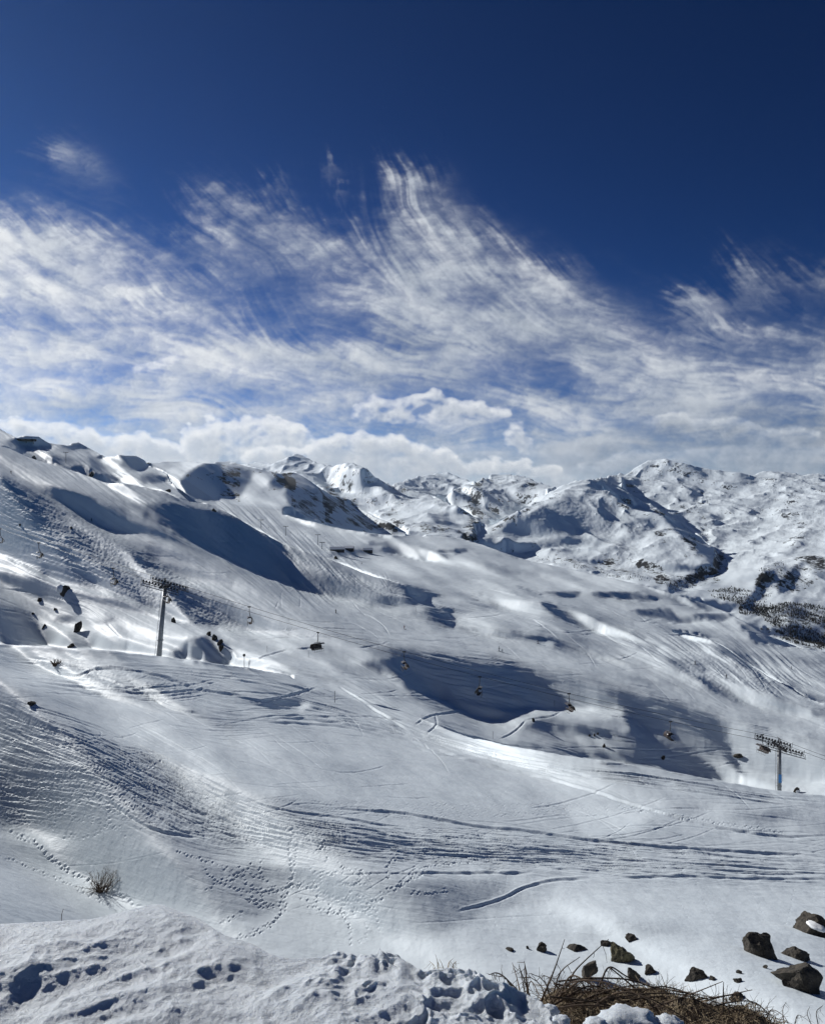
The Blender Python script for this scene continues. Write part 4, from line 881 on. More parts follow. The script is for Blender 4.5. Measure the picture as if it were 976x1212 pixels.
def mat_bank():
    k = NT('snow_bank'); geo = k.a('ShaderNodeNewGeometry').outputs['Position']
    h = k.math('ADD', k.math('MULTIPLY', k.noise(geo, 45, 6, .72), 1.0), k.math('MULTIPLY', k.noise(geo, 220, 3, .7), .30))
    bump = k.a('ShaderNodeBump', {'Strength': 1.0, 'Distance': .014, 'Height': h}).outputs[0]
    tint = k.ramp(k.noise(geo, 5, 4), [(.3, (.58, .63, .675)), (.7, (.68, .725, .765))])
    dirt = k.ramp(k.noise(geo, 75, 3, .7), [(.74, (0, 0, 0)), (.78, (.6, .6, .6))])
    mx = k.a('ShaderNodeMix', data_type='RGBA', ins={0: dirt, 6: tint, 7: (.42, .37, .30, 1)}).outputs[2]
    spk = k.ramp(k.noise(geo, 230, 2, .6), [(.60, (.55, .55, .55)), (.70, (.10, .10, .10))])
    k.bsdf({'Base Color': mx, 'Roughness': spk, 'Normal': bump, 'Specular IOR Level': .6, 'Subsurface Weight': .25, 'Subsurface Radius': (.03, .035, .045), 'Subsurface Scale': 1.0}); return k.m
MBANK = mat_bank()
tag(link('snow_bank', np_mesh('snow_bank', np.stack([bX, bY, bZ], -1).reshape(-1, 3), grid_quads(*bX.shape)[:, ::-1], MBANK, attrs=None)), kind='structure')

# strip of bare soil with dead grass below the bank
MSOIL = mat_plain('soil', (.13, .10, .07), (.34, .27, .19), 14, .95, bump=.03)
def build_soil():
    nu, nd = 420, 90; U = np.linspace(.10, .56, nu); D = np.linspace(3.3, 5.6, nd)[:, None] + 0 * U[None, :]; X = D * U
    px = CX + U * F
    top = np.interp(px, [600,640,665,700,760,820,870,905,940,976], [1230,1186,1172,1170,1172,1180,1192,1202,1216,1224]); Dt = 4.75
    zt = -(top - HY) / F * Dt
    Z = zt[None, :] + (Dt - D) * .16 - np.clip(D - Dt, 0, 9) * 1.1 + .05 * fbm(X * 4, D * 4, 4, 301) + .015 * fbm(X * 22, D * 22, 3, 303)
    return X, D, Z
sX, sY, sZ = build_soil()
tag(link('soil', np_mesh('soil', np.stack([sX, sY, sZ], -1).reshape(-1, 3), grid_quads(*sX.shape)[:, ::-1], MSOIL)), kind='structure')
def soil_at(px, D):
    i = int(round((D - 3.3) / 2.3 * 89)); j = int(round(((px - CX) / F - .10) / .46 * 419)); i = min(max(i, 0), 89); j = min(max(j, 0), 419)
    return Vector((float(sX[i, j]), float(sY[i, j]), float(sZ[i, j])))

# ------------------------------------------------------------------ mesh helpers
class MB:
    def __init__(s): s.v = []; s.f = []
    def box(s, c, d, R=None):
        c = Vector(c); b = len(s.v)
        for x in (-.5, .5):
            for y in (-.5, .5):
                for z in (-.5, .5):
                    p = Vector((x * d[0], y * d[1], z * d[2])); s.v.append(c + (R @ p if R is not None else p))
        for q in ((0,1,3,2),(4,6,7,5),(0,4,5,1),(2,3,7,6),(0,2,6,4),(1,5,7,3)): s.f.append([b + i for i in q])
        return s
    def tube(s, pts, r, n=8, r2=None, cap=True):
        pts = [Vector(p) for p in pts]; L = len(pts); rs = [r + ((r2 if r2 is not None else r) - r) * i / (L - 1) for i in range(L)]; b = len(s.v); up = None
        for i, p in enumerate(pts):
            d = (pts[min(i + 1, L - 1)] - pts[max(i - 1, 0)]).normalized()
            if up is None: up = d.orthogonal().normalized()
            up = (up - d * up.dot(d)).normalized(); o = d.cross(up)
            for k in range(n): a = 2 * math.pi * k / n; s.v.append(p + (up * math.cos(a) + o * math.sin(a)) * rs[i])
        for i in range(L - 1):
            for k in range(n): s.f.append([b + i * n + k, b + i * n + (k + 1) % n, b + (i + 1) * n + (k + 1) % n, b + (i + 1) * n + k])
        if cap: s.f.append([b + k for k in range(n)][::-1]); s.f.append([b + (L - 1) * n + k for k in range(n)])
        return s
    def disc(s, c, ax, r, th, n=16):
        c = Vector(c); ax = Vector(ax).normalized(); return s.tube([c - ax * th / 2, c + ax * th / 2], r, n)
    def build(s, name, mat, parent=None, bevel=0., smooth=False):
        me = bpy.data.meshes.new(name); me.from_pydata([tuple(v) for v in s.v], [], s.f); me.update()
        if bevel:
            bm = bmesh.new(); bm.from_mesh(me); bmesh.ops.bevel(bm, geom=list(bm.edges), offset=bevel, segments=2, affect='EDGES', clamp_overlap=True); bm.to_mesh(me); bm.free()
        if smooth: me.polygons.foreach_set('use_smooth', [True] * len(me.polygons))
        me.materials.append(mat); return link(name, me, parent)
def empty(name, loc, rz=0, sc=1.0):
    o = link(name, None); o.location = loc; o.rotation_euler = (0, 0, rz); o.scale = (sc,) * 3; o.empty_display_size = .2; return o
def copy_tree(o, parent=None):
    c = o.copy(); COL.objects.link(c); c.parent = parent
    for ch in list(o.children): copy_tree(ch, c)
    return c
bpy.context.view_layer.update()

MSTEEL = mat_plain('galvanised', (.15, .16, .17), (.24, .25, .26), 3, .45, .35)
MDARK = mat_plain('dark_steel', (.018, .018, .020), (.05, .05, .055), 5, .5, .3)
MRUB = mat_plain('rubber', (.012, .012, .013), (.03, .03, .03), 5, .8)
MBLUE = mat_plain('blue_panel', (.02, .16, .42), (.03, .20, .50), 3, .5)
MVISOR = mat_plain('tinted_visor', (.02, .018, .016), (.07, .05, .04), 2, .25)
MSEAT = mat_plain('seat_padding', (.03, .028, .026), (.08, .05, .04), 4, .7)
MCONC = mat_plain('concrete', (.25, .25, .24), (.36, .35, .34), 3, .9)
MROCK = mat_plain('rock', (.018, .016, .014), (.085, .072, .055), 5, .95, bump=.10, detail=7)
MLICH = mat_plain('lichen_rock', (.035, .032, .02), (.17, .15, .085), 6, .95, bump=.08, detail=7)
MCAP = mat_plain('snow_cap', (.74, .76, .78), (.80, .81, .825), 3, .7, bump=.02)
MTWIG = mat_plain('dead_wood', (.035, .022, .014), (.12, .08, .05), 9, .9)
MSTRAW = mat_plain('straw', (.20, .15, .09), (.42, .34, .22), 9, .9)

# ------------------------------------------------------------------ chairlift
def make_tower(name, base, top_z, lean, half, gauge, ydir, label, panel=False, widen=(.55, .34)):
    """mast, cross-arm, two sheave trains with catwalks; local x runs along the ropes"""
    root = empty(name, base, math.atan2(ydir[1], ydir[0])); tag(root, label, 'lift tower', 'towers of the chairlift')
    H = top_z; mb = MB().tube([(0, 0, -2.5), (lean * .5, 0, H * .5), (lean, 0, H - .35)], widen[0], 18, widen[1]); mb.build('mast', MSTEEL, root, smooth=True)
    MB().box((0, 0, .12), (2.2, 2.2, .7)).build('foundation', MCONC, root, bevel=.08)
    fl = MB().disc((lean * .45, 0, H * .45), (0, 0, 1), widen[0] * 1.15, .12, 18); fl.build('flange', MSTEEL, root)
    l = MB(); y0 = -widen[0] - .18; xl = 0.
    for s_ in (-.22, .22): l.tube([(s_ - widen[0] - .2, 0, 0), (lean + s_ - widen[1] - .25, 0, H - .8)], .035, 6)
    for i in range(int(H / .35)): z = .5 + i * .35; f = z / H; x = (-widen[0] - .2) * (1 - f) + (lean - widen[1] - .25) * f; l.tube([(x - .22, 0, z), (x + .22, 0, z)], .02, 5)
    l.build('ladder', MSTEEL, root)
    arm = MB().box((lean, 0, H), (.45, gauge + 1.0, .5)); arm.build('cross_arm', MDARK, root, bevel=.04)
    gal = MB()
    for y in (-.9, .9): gal.tube([(lean - .2, y, H + .2), (lean, y * .25, H + 2.0)], .06, 6); gal.tube([(lean + .3, y, H + .2), (lean, y * .25, H + 2.0)], .06, 6)
    gal.tube([(lean, -1.1, H + 2.0), (lean, 1.1, H + 2.0)], .07, 6); gal.build('maintenance_gallows', MDARK, root)
    tilt = H * 0
    for sy in (-1, 1):
        y = sy * gauge / 2
        sl = -.27                                                         # ropes fall towards +x
        tr = MB(); 
        for zz in (.25, -.15): tr.box((lean, y, H + .1 + zz), (half * 2, .10, .16), Matrix.Rotation(-sl * 1.0, 3, 'Y') if False else Matrix.Rotation(math.atan(-sl), 3, 'Y'))
        for i in range(-3, 4): x = i * half / 3.3; tr.box((lean + x, y, H + .15 + x * sl), (.12, .12, .75))
        t_ = tr.build('sheave_beam', MDARK, root)
        for i in range(12):
            x = -half + (i + .5) * half * 2 / 12; MB().disc((lean + x, y + sy * .14, H + .62 + x * sl), (0, 1, 0), .24, .10, 14).build('sheave', MRUB, t_)
        ct = MB(); yo = y + sy * .75; R_ = Matrix.Rotation(math.atan(-sl), 3, 'Y')
        ct.box((lean, yo, H - .5), (half * 2 + .6, .6, .06), R_)
        for i in range(9): x = -half + i * half / 4; ct.box((lean + x, yo + sy * .28, H - .0 + x * sl), (.05, .05, 1.0)); ct.box((lean + x, y + sy * .3, H - .2 + x * sl), (.06, .9, .06))
        ct.box((lean, yo + sy * .28, H + .5), (half * 2 + .4, .05, .06), R_); ct.box((lean, yo + sy * .28, H + .1), (half * 2 + .4, .04, .04), R_)
        ct.build('catwalk', MDARK, root)
        for e in (-1, 1):
            an = MB(); an.tube([(lean + e * half, y, H + e * half * sl), (lean + e * (half + .25), y, H + 1.3 + e * half * sl)], .05, 6)
            an.build('rope_catcher', MDARK, root)
    if panel: MB().box((lean * .5 + .0, -widen[0] * .93, H * .56), (.72, .10, 2.0)).build('panel', MBLUE, root)
    return root
TL = sight(185, 775, 190); TL.z = min(TL.z, ground_at(185, D=190).z + .3); TR = sight(922, 939, 184); gr = ground_at(922, D=184); TR.z = min(TR.z, gr.z + .2)
DL = TL.y; zl = (HY - 694) / F * DL; zr = (HY - 884) / F * 184
dirx = Vector((sight(920, 880, 184) - sight(196, 690, DL))); dd_ = (dirx.x, dirx.y)
t1 = make_tower('lift_tower', TL, zl - TL.z, 2.2, 4.6, 6.0, dd_, 'tall leaning grey lift tower on the left snow knoll with a dark sheave head', widen=(.70, .46))
t2 = make_tower('lift_tower', TR, zr - TR.z, .0, 4.3, 6.0, dd_, 'upright lift tower at the right edge with a blue panel on its mast', panel=True, widen=(.50, .44))
nrm = Vector((-dirx.y, dirx.x, 0)).normalized()
AL = sight(197, 692, DL); AR = sight(922, 879, 184)
# ropes sag between the supports
def rope_pt(t_, side, sag=2.6):
    p = AL.lerp(AR, t_) + nrm * (3.0 * side); p.z += -4 * sag * t_ * (1 - t_) + .45; return p
FARL = sight(-190, 545, DL + 110)
def rope_left(t_, side): p = AL.lerp(FARL, t_) + nrm * (3.0 * side); p.z += -4 * 2.0 * t_ * (1 - t_) + .45; return p
RR = sight(1150, 950, 176)
def rope_right(t_, side): p = AR.lerp(RR, t_) + nrm * (3.0 * side); p.z += -4 * 1.0 * t_ * (1 - t_) + .45; return p
for side, lb in ((-1, 'near steel rope of the chairlift, strung between the two towers'), (1, 'far steel rope of the chairlift, strung between the two towers')):
    pts = [rope_left(t_, side) for t_ in np.linspace(1, 0, 24, endpoint=False)] + [rope_pt(t_, side) for t_ in np.linspace(0, 1, 60, endpoint=False)] + [rope_right(t_, side) for t_ in np.linspace(0, 1, 16)]
    o = MB().tube(pts, .045, 6).build('lift_rope', MDARK); tag(o, lb, 'lift rope', 'ropes of the chairlift')

def make_chair():
    """chair for six with its weather hood; origin at the rope grip, seats face local -x"""
    root = empty('chairlift_chair', (0, 0, 0))
    MB().box((0, 0, -.05), (.75, .22, .28)).build('grip', MDARK, root, bevel=.04)
    MB().tube([(0, 0, -.1), (0, 0, -1.2), (.10, 0, -1.9), (.25, 0, -2.2)], .075, 8).build('hanger', MDARK, root, smooth=True)
    fr = MB(); W = 1.45
    fr.tube([(.25, -W * .55, -2.25), (.25, W * .55, -2.25)], .06, 8)
    for s_ in (-1, 1): fr.tube([(.25, s_ * W * .55, -2.25), (.62, s_ * W * .62, -2.9), (.55, s_ * W * .62, -3.7), (-.1, s_ * W * .62, -3.85)], .045, 7)
    fr.build('frame', MDARK, root)
    se = MB(); bk = MB()
    for i in range(6): y = -W + (i + .5) * W / 3; se.box((.12, y, -3.72), (.62, W / 3 - .05, .12), Matrix.Rotation(.10, 3, 'Y')); bk.box((.52, y, -3.30), (.10, W / 3 - .05, .78), Matrix.Rotation(.18, 3, 'Y'))
    se.build('seat', MSEAT, root, bevel=.03); bk.build('backrest', MSEAT, root, bevel=.03)
    hd = MB(); n = 14; b = 0; sec = [(1.0 * math.cos(a) * .85 + .05, -3.35 + 1.0 * math.sin(a)) for a in np.linspace(-.15, 2.2, n)]
    for (x, z) in sec:
        for y in (-W - .08, W + .08): hd.v.append(Vector((x, y, z)))
    for (x, z) in sec:
        for y in (-W - .04, W + .04): hd.v.append(Vector((x * .96, y, z - .03)))
    m_ = 2 * n
    for i in range(n - 1): hd.f.append([2*i, 2*i+1, 2*i+3, 2*i+2]); hd.f.append([m_+2*i, m_+2*i+2, m_+2*i+3, m_+2*i+1]); hd.f.append([2*i, 2*i+2, m_+2*i+2, m_+2*i]); hd.f.append([2*i+1, m_+2*i+1, m_+2*i+3, 2*i+3])
    hd.f.append([0, m_, m_+1, 1]); hd.f.append([m_-2, m_-1, 2*m_-1, 2*m_-2])
    hd.build('weather_hood', MVISOR, root, smooth=True)
    br = MB().tube([(-.35, -W, -3.25), (-.42, W, -3.25)], .03, 6)
    for i in range(6): y = -W + (i + .5) * W / 3; br.tube([(-.38, y, -3.25), (-.45, y, -4.15)], .022, 5); br.tube([(-.45, y - .2, -4.15), (-.45, y + .2, -4.15)], .022, 5)
    br.build('safety_bar', MDARK, root); return root
chair0 = make_chair()
ang0 = math.atan2(dirx.y, dirx.x)
CH = [(46,623,'L',.55,'rounded hooded chairlift chair seen broadside, high at the upper left'),
      (134,661,'L',.5,'chairlift chair just up-slope of the leaning left tower'),
      (197,708,'T',.5,'chairlift chair hanging right beside the leaning left tower mast'),
      (295,725,'F',.3,'chairlift chair right of the left tower, above the snow rock cluster'),
      (376,757,'N',-.75,'chairlift chair over the groomed run, second right of the left tower'),
      (478,776,'F',.25,'dark chairlift chair at the upper left rim of the shaded hollow'),
      (568,809,'N',-.2,'chairlift chair in the middle of the shaded hollow'),
      (673,826,'F',.2,'chairlift chair over the bright spur between two shaded hollows'),
      (793,868,'N',.15,'chairlift chair against the deep blue shade of the lower hollow'),
      (902,876,'F',.35,'chairlift chair arriving at the sheaves of the right tower'),
      (0,588,'L',.5,'chairlift chair cut by the left edge of the picture')]
def on_rope(px, kind):
    best = None
    fn, side = {'N': (rope_pt, -1), 'F': (rope_pt, 1), 'T': (rope_pt, -1), 'L': (rope_left, -1)}[kind]
    for t_ in np.linspace(0, 1, 800):
        p = fn(t_, side); x = CX + p.x / p.y * F
        if best is None or abs(x - px) < best[0]: best = (abs(x - px), p)
    return best[1]
for i, (px, row, kd, yaw, lb) in enumerate(CH):
    o = chair0 if i == 0 else copy_tree(chair0)
    o.scale = (1.12,) * 3; o.location = on_rope(px, kd); o.rotation_euler = (0, 0, ang0 + yaw * (1 if kd != 'L' else 1.2) + (math.pi if kd == 'N' else 0)); tag(o, lb, 'chairlift chair', 'chairs of the chairlift')
    r_ = HY - o.location.z / o.location.y * F; print('chair', px, row, round(r_))

# ------------------------------------------------------------------ rocks
def rock_mesh(name, seed, dims, mat, parent=None, sub=4, cuts=9):
    bm = bmesh.new(); bmesh.ops.create_icosphere(bm, subdivisions=sub, radius=1.0); q = np.random.RandomState(seed)
    planes = [(Vector(q.normal(0, 1, 3)).normalized(), q.uniform(.42, .80)) for _ in range(max(cuts + 5, 0))]
    P = np.array([v.co[:] for v in bm.verts])
    for n, d in planes:
        nn2 = np.array(n); s_ = P @ nn2; ex = np.clip(s_ - d, 0, 9); P = P - ex[:, None] * nn2 * .92
    nz = fbm(P[:, 0] * 1.7 + seed, P[:, 1] * 1.7 + P[:, 2] * 1.3, 4, seed % 50, .55) * .22 + fbm(P[:, 0] * 6 + seed, P[:, 2] * 6 - P[:, 1] * 5, 3, seed % 40, .6) * .09
    P = P * (1 + nz[:, None]) * np.array(dims) * .5
    for v, p in zip(bm.verts, P): v.co = p
    me = bpy.data.meshes.new(name); bm.to_mesh(me); bm.free(); me.materials.append(mat); me.polygons.foreach_set('use_smooth', [False] * len(me.polygons))
    return link(name, me, parent)
def rock(px, rb, wpx, hpx, seed, label, group=None, mat=None, cap=0, sink=.46, rot=0., sub=4):
    p = ground_at(px, rb); D = p.y; w_ = wpx * D / F; h_ = hpx * D / F
    hh = h_ / (1 - sink)
    kind = 'boulder' if wpx > 17 else 'rock'
    if cap:
        root = empty(kind, p); r = rock_mesh('stone', seed, (w_, w_ * .8, hh), mat or MROCK, root, sub); r.location = (0, 0, h_ - hh / 2); r.rotation_euler = (0, rot, 0)
        for j, (cx_, cz_, cs, ch, *cy_) in enumerate(cap if isinstance(cap, list) else [(0, .42, .6, .2)]):
            c = rock_mesh('snow_cap', seed + 50 + j, (w_ * cs, w_ * .8 * max(cs, .5), hh * ch), MCAP, r, 3, -5); c.location = (w_ * cx_, w_ * (cy_[0] if cy_ else -.12), hh * cz_); c.data.polygons.foreach_set('use_smooth', [True] * len(c.data.polygons))
        o = root
    else:
        o = rock_mesh(kind, seed, (w_, w_ * .8, hh), mat or MROCK, None, sub); o.location = p + Vector((0, 0, h_ - hh / 2)); o.rotation_euler = (0, rot, 0)
    tag(o, label, 'rock', group); return o
G1 = 'rocks on the snow slope beside the dry grass'
rock(950,1170,70,36,12,'largest brown boulder, two-humped, at the lower right corner of the snow',G1,sink=.25)
rock(932,1167,22,9,13,'low flat stone touching the left foot of the two-humped boulder',G1,sink=.4)
rock(900,1131,48,26,14,'upright dark boulder in smooth snow, left of the pair by the right edge',G1)
rock(940,1133,42,22,18,'lower rounded boulder, right of the pair and just above the two-humped boulder',G1)
rock(966,1106,62,26,24,'long dark boulder with a white snow patch on top, at the right edge',G1,cap=[(-.16,.30,.30,.14,-.22)],rot=.15)
rock(735,1136,36,26,20,'mossy ochre boulder half sunk in snow, above the dead shrub',G1,mat=MLICH)
rock(716,1119,16,8,21,'small dark rock against the left of the mossy ochre boulder',G1)
rock(696,1158,24,24,22,'upright dark hook-shaped rock standing in the snow just above the shrub',G1,sink=.2,rot=.3)
rock(750,1158,20,15,24,'dark rock poking out of snow directly below the mossy boulder',G1,rot=-.3)
rock(770,1151,22,7,25,'thin dark rock streak right of the rock below the mossy boulder',G1,rot=.25)
rock(823,1157,30,10,26,'black pyramid-shaped rock alone in the smooth snow',G1,sink=.5)
rock(843,1159,12,4,27,'tiny flat rock touching the right tip of the black pyramid rock',G1)
rock(874,1152,9,3,28,'tiny dark rock chip right of the black pyramid rock, upper of two',G1)
rock(872,1162,12,6,29,'tiny grey wedge rock, lower of two right of the black pyramid rock',G1)
rock(871,1181,21,6,30,'low broken rock line just above the right end of the shrub',G1)
rock(603,1125,15,3,31,'thin flat dark rock sliver, leftmost of the row above the shrub',G1)
rock(624,1123,6,5,32,'tiny pointed rock between the sliver and the wedge in the upper row',G1)
rock(639,1125,17,9,33,'dark wedge rock third from left in the upper row',G1,rot=.4)
rock(683,1124,28,6,34,'long low dark rock fourth from left in the upper row',G1,rot=.15)
rock(748,1112,20,6,35,'small rock at the upper right of the mossy boulder',G1)
rock(905,1146,9,5,36,'little rock between the upright dark boulder and the largest boulder',G1)
G2 = 'rocks showing through the snow farther down'
rock(38,834,12,5,40,'small dark rock on the smooth run at the far left of the near slope',G2)
rock(76,701,16,10,41,'domed rock with a snowy left side on the lit bench',G2,cap=[(-.25,.2,.5,.5)])
rock(47,711,8,4,42,'flat rock on the left edge of the shaded left knoll',G2); rock(52,743,4,8,43,'upright rock in the shade of the left knoll',G2,rot=.3); rock(39,727,4,3,44,'speck of rock in the shade of the left knoll',G2)
rock(90,748,9,14,45,'tallest dark rock on the left knoll face',G2,rot=.4); rock(84,766,10,8,46,'thin slanting rock low on the left knoll',G2,rot=.7); rock(66,722,5,3,47,'tiny rock high on the left knoll',G2)
rock(206,737,7,7,48,'round dark rock right of the leaning lift tower',G2)
rock(247,752,6,7,49,'topmost rock of the cluster on the snow knob',G2); rock(254,757,10,9,50,'middle rock of the cluster on the snow knob',G2); rock(261,762,8,8,51,'right rock of the cluster on the snow knob',G2); rock(262,769,8,7,52,'lowest rock of the cluster on the snow knob',G2)
rock(631,854,5,4,53,'rock on the crest of the bright spur',G2); rock(714,884,5,4,54,'rock in the shaded lower hollow, left of the slanting one',G2); rock(784,899,6,8,55,'slanting rock low in the shaded lower hollow',G2,rot=.7)
rock(697,871,3,2,56,'left one of three rock specks in the lower hollow',G2); rock(703,871,3,3,57,'middle one of three rock specks in the lower hollow',G2); rock(707,869,3,3,58,'right one of three rock specks in the lower hollow',G2)
rock(942,938,11,6,59,'snow-filled dark rock right of the right lift tower foot',G2,cap=[(.1,.1,.5,.6)]); rock(873,896,12,5,60,'low rock in the snow just left of the right lift tower',G2)
rock(253,605,9,4,61,'dark rock pair member on the rim of the shaded hill, left one',G2); rock(398,662,6,4,62,'dark rock on the shoulder in front of the huts',G2); rock(40,543,6,4,63,'rock on the upper left rim, nearer the picture edge',G2); rock(108,564,9,6,64,'rock on the upper left rim, farther from the picture edge',G2); rock(199,582,7,4,65,'rock on the rim left of the shaded hill top',G2)
rock(24,622,4,3,66,'speck of rock in the churned snow at the far left',G2); rock(84,626,4,3,67,'dark speck of rock below the groomed run at left',G2)

# ------------------------------------------------------------------ dead shrubs and grass
def bush(name, base, n, rx, h, seed, label, r0=.006, twigs=5, mat=None, group=None, spread=1.0, droop=.3, cat='shrub', bias=(0, 0, 0)):
    q = np.random.RandomState(seed); st = MB(); tw = MB()
    for i in range(n):
        a = q.uniform(0, 2 * math.pi); b = Vector((q.normal(0, rx * .28), q.normal(0, rx * .18), -.05)); d = Vector((math.cos(a) * spread, math.sin(a) * spread * .6, q.uniform(.7, 1.5))) + Vector(bias); d.normalize()
        L_ = h * q.uniform(.5, 1.15); pts = [b]; p = b.copy(); m = 9
        for k in range(m):
            d = (d + Vector(q.normal(0, .10, 3)) + Vector((0, 0, -droop * k / m * .5))).normalized(); p = p + d * L_ / m; pts.append(p.copy())
            if k > 1:
                for _ in range(int(q.poisson(twigs / 8))):
                    e = (d + Vector(q.normal(0, .8, 3))).normalized(); l2 = L_ * q.uniform(.06, .2); tw.tube([p, p + e * l2 * .5 + Vector((0, 0, -.0)), p + e * l2 + Vector(q.normal(0, .1, 3)) * l2], r0 * .4, 3, r0 * .15, cap=False)
        st.tube(pts, r0 * q.uniform(.7, 1.2), 5, r0 * .3)
    root = empty(name, base); tag(root, label, cat, group)
    b_ = len(st.v); st.v += tw.v; st.f += [[i + b_ for i in f] for f in tw.f]; st.build('stems', mat or MTWIG, root)
    return root
p = soil_at(655, 4.5); bush('dead_shrub', p, 34, .35, .42, 71, 'thick tangle of dark bramble stems at the left of the soil strip', .006, 9, bias=(.5, 0, -.1), droop=.9, group='dead shrubs at the foreground edge')
# long arching canes
def canes(name, lst, label, r=.0055, mat=None):
    root = empty(name, soil_at(720, 4.5)); o0 = root.location.copy(); st = MB(); tw = MB(); q = np.random.RandomState(5)
    for (pts, D) in lst:
        P = smooth_line(pts, 8); DD = np.linspace(D, D + q.uniform(-.5, .5), len(P)); V = [sight(x, y, d) - o0 for (x, y), d in zip(P, DD)]
        st.tube(V, r * q.uniform(.8, 1.2), 6, r * .35)
        for k in range(3, len(V) - 1):
            if q.rand() < .55:
                e = Vector((q.normal(0, .5), q.normal(0, .5), -q.uniform(.2, 1.2))).normalized(); l2 = q.uniform(.02, .11); tw.tube([V[k], V[k] + e * l2 * .5 + Vector(q.normal(0, .006, 3)), V[k] + e * l2], r * .42, 3, r * .2, cap=False)
    tag(root, label, 'shrub', 'dead shrubs at the foreground edge'); b_ = len(st.v); st.v += tw.v; st.f += [[i + b_ for i in f] for f in tw.f]; st.build('stems', mat or MTWIG, root)
canes('dead_shrub', [([(655,1185),(690,1160),(705,1178),(712,1205)],4.5),([(705,1180),(712,1160),(722,1145),(745,1158),(790,1176),(830,1192),(880,1202)],4.6),([(722,1146),(760,1175),(800,1190),(850,1205)],4.6),
  ([(660,1162),(700,1158),(745,1160),(770,1168),(820,1178),(870,1195),(905,1206)],4.5),([(665,1178),(720,1172),(790,1172),(850,1182)],4.7),([(668,1190),(720,1182),(775,1176),(815,1180),(850,1200)],4.4),([(650,1180),(700,1186),(760,1200),(800,1206)],4.3),
  ([(740,1205),(780,1190),(820,1176),(855,1162)],4.6),([(760,1192),(800,1186),(850,1180),(890,1172)],4.8),([(855,1200),(856,1163)],4.6),([(655,1175),(664,1150),(686,1133)],4.6),([(672,1168),(680,1150),(700,1130),(720,1112)],4.8),
  ([(640,1186),(655,1150),(668,1112)],4.7),([(648,1190),(672,1165),(710,1162),(760,1180),(800,1202)],4.4),([(700,1206),(740,1186),(790,1180),(840,1190),(880,1208)],4.5),([(655,1165),(700,1172),(750,1186),(790,1204)],4.6),([(660,1200),(700,1180),(740,1168),(775,1166)],4.5),
  ([(820,1206),(850,1190),(890,1186),(915,1206)],4.7),([(780,1200),(830,1186),(870,1178),(895,1190)],4.7),([(650,1196),(690,1190),(740,1196),(800,1209)],4.2),([(660,1186),(675,1156),(700,1166),(745,1190)],4.5),([(700,1190),(745,1172),(800,1184),(860,1206)],4.6),
  ([(690,1200),(730,1176),(768,1182),(812,1206)],4.4),([(720,1204),(770,1170),(812,1176),(842,1206)],4.6),([(655,1190),(695,1168),(725,1176),(770,1204)],4.4)], 'wide arching tangle of dead brown canes across the soil strip')
canes('dead_shrub', [([(612,1178),(600,1160),(588,1152),(578,1154)],4.2),([(616,1180),(612,1160),(606,1140)],4.2),([(622,1182),(618,1160),(614,1142)],4.3),([(622,1182),(628,1162),(638,1178)],4.3),([(618,1182),(606,1170),(603,1166)],4.2),([(624,1180),(622,1150),(620,1138)],4.3),([(627,1180),(620,1160),(614,1144)],4.25)], 'small sprig of bent dark twigs left of the bramble tangle', .0045)
canes('dead_shrub', [([(905,1212),(912,1196),(926,1202),(934,1214)],4.9),([(928,1214),(926,1196),(930,1186)],4.9),([(960,1214),(955,1200),(958,1192)],5.0),([(890,1206),(885,1188),(900,1192),(912,1210)],4.9),([(940,1214),(944,1202),(956,1208)],4.9),([(912,1214),(908,1200),(895,1196)],4.9),([(968,1214),(966,1198),(974,1190)],5)], 'fine bent dead stems in the bottom right corner', .003)
canes('dry_grass_tuft', [([(519,1152),(518,1140),(515,1130)],3.6),([(524,1152),(523,1142),(520,1136)],3.6),([(530,1150),(531,1140),(536,1135)],3.6),([(512,1151),(514,1144),(508,1138)],3.6),([(538,1150),(536,1142),(540,1138)],3.6)], 'little tuft of straw stalks on the crest of the snow bank', .0022, MSTRAW)
p = ground_at(118, 1056); bush('dead_shrub', p, 64, .42, .66 * p.y / 22, 73, 'round leafless brown bush in the snow at the lower left', .009, 12, spread=1.15, droop=.1, bias=(0, 0, .1))
p = ground_at(66, 788); bush('dead_shrub', p, 46, .45, .55, 74, 'small dark bush on the snow below the left knoll', .03, 5, spread=.8, droop=.1)
p = sight(72, 1090, 3.55); o = MB().tube([Vector((0, 0, -.05)), Vector((.004, 0, .03)), Vector((.012, 0, .055))], .0018, 5, .001).build('twig', MTWIG); o.location = p; tag(o, 'single short twig on the crest of the snow bank at left', 'twig')
# straw lying on the soil strip
q = np.random.RandomState(17); g_ = MB()
for i in range(4200):
    px = q.uniform(640, 930); D = q.uniform(4.0, 4.95); b = soil_at(px, D); a = q.uniform(0, math.pi * 2); L_ = q.uniform(.04, .14); e = Vector((math.cos(a), math.sin(a) * .6, q.uniform(.0, .55))).normalized()
    g_.tube([b, b + e * L_ * .6, b + e * L_ + Vector((0, 0, -.02))], .0019, 3, .0008, cap=False)
tag(g_.build('dry_grass', MSTRAW), kind='stuff')
q = np.random.RandomState(18); g_ = MB()
for i in range(900):
    px = q.uniform(645, 920); D = q.uniform(4.1, 4.9); b = soil_at(px, D); L_ = q.uniform(.04, .16) ; e = Vector((q.normal(0, .5), q.normal(0, .4), 1)).normalized()
    g_.tube([b, b + e * L_ * .6, b + e * L_ + Vector((q.normal(0, .02), 0, -.01))], .0018, 3, .0007, cap=False)
tag(g_.build('dead_stalks', MTWIG), kind='stuff')
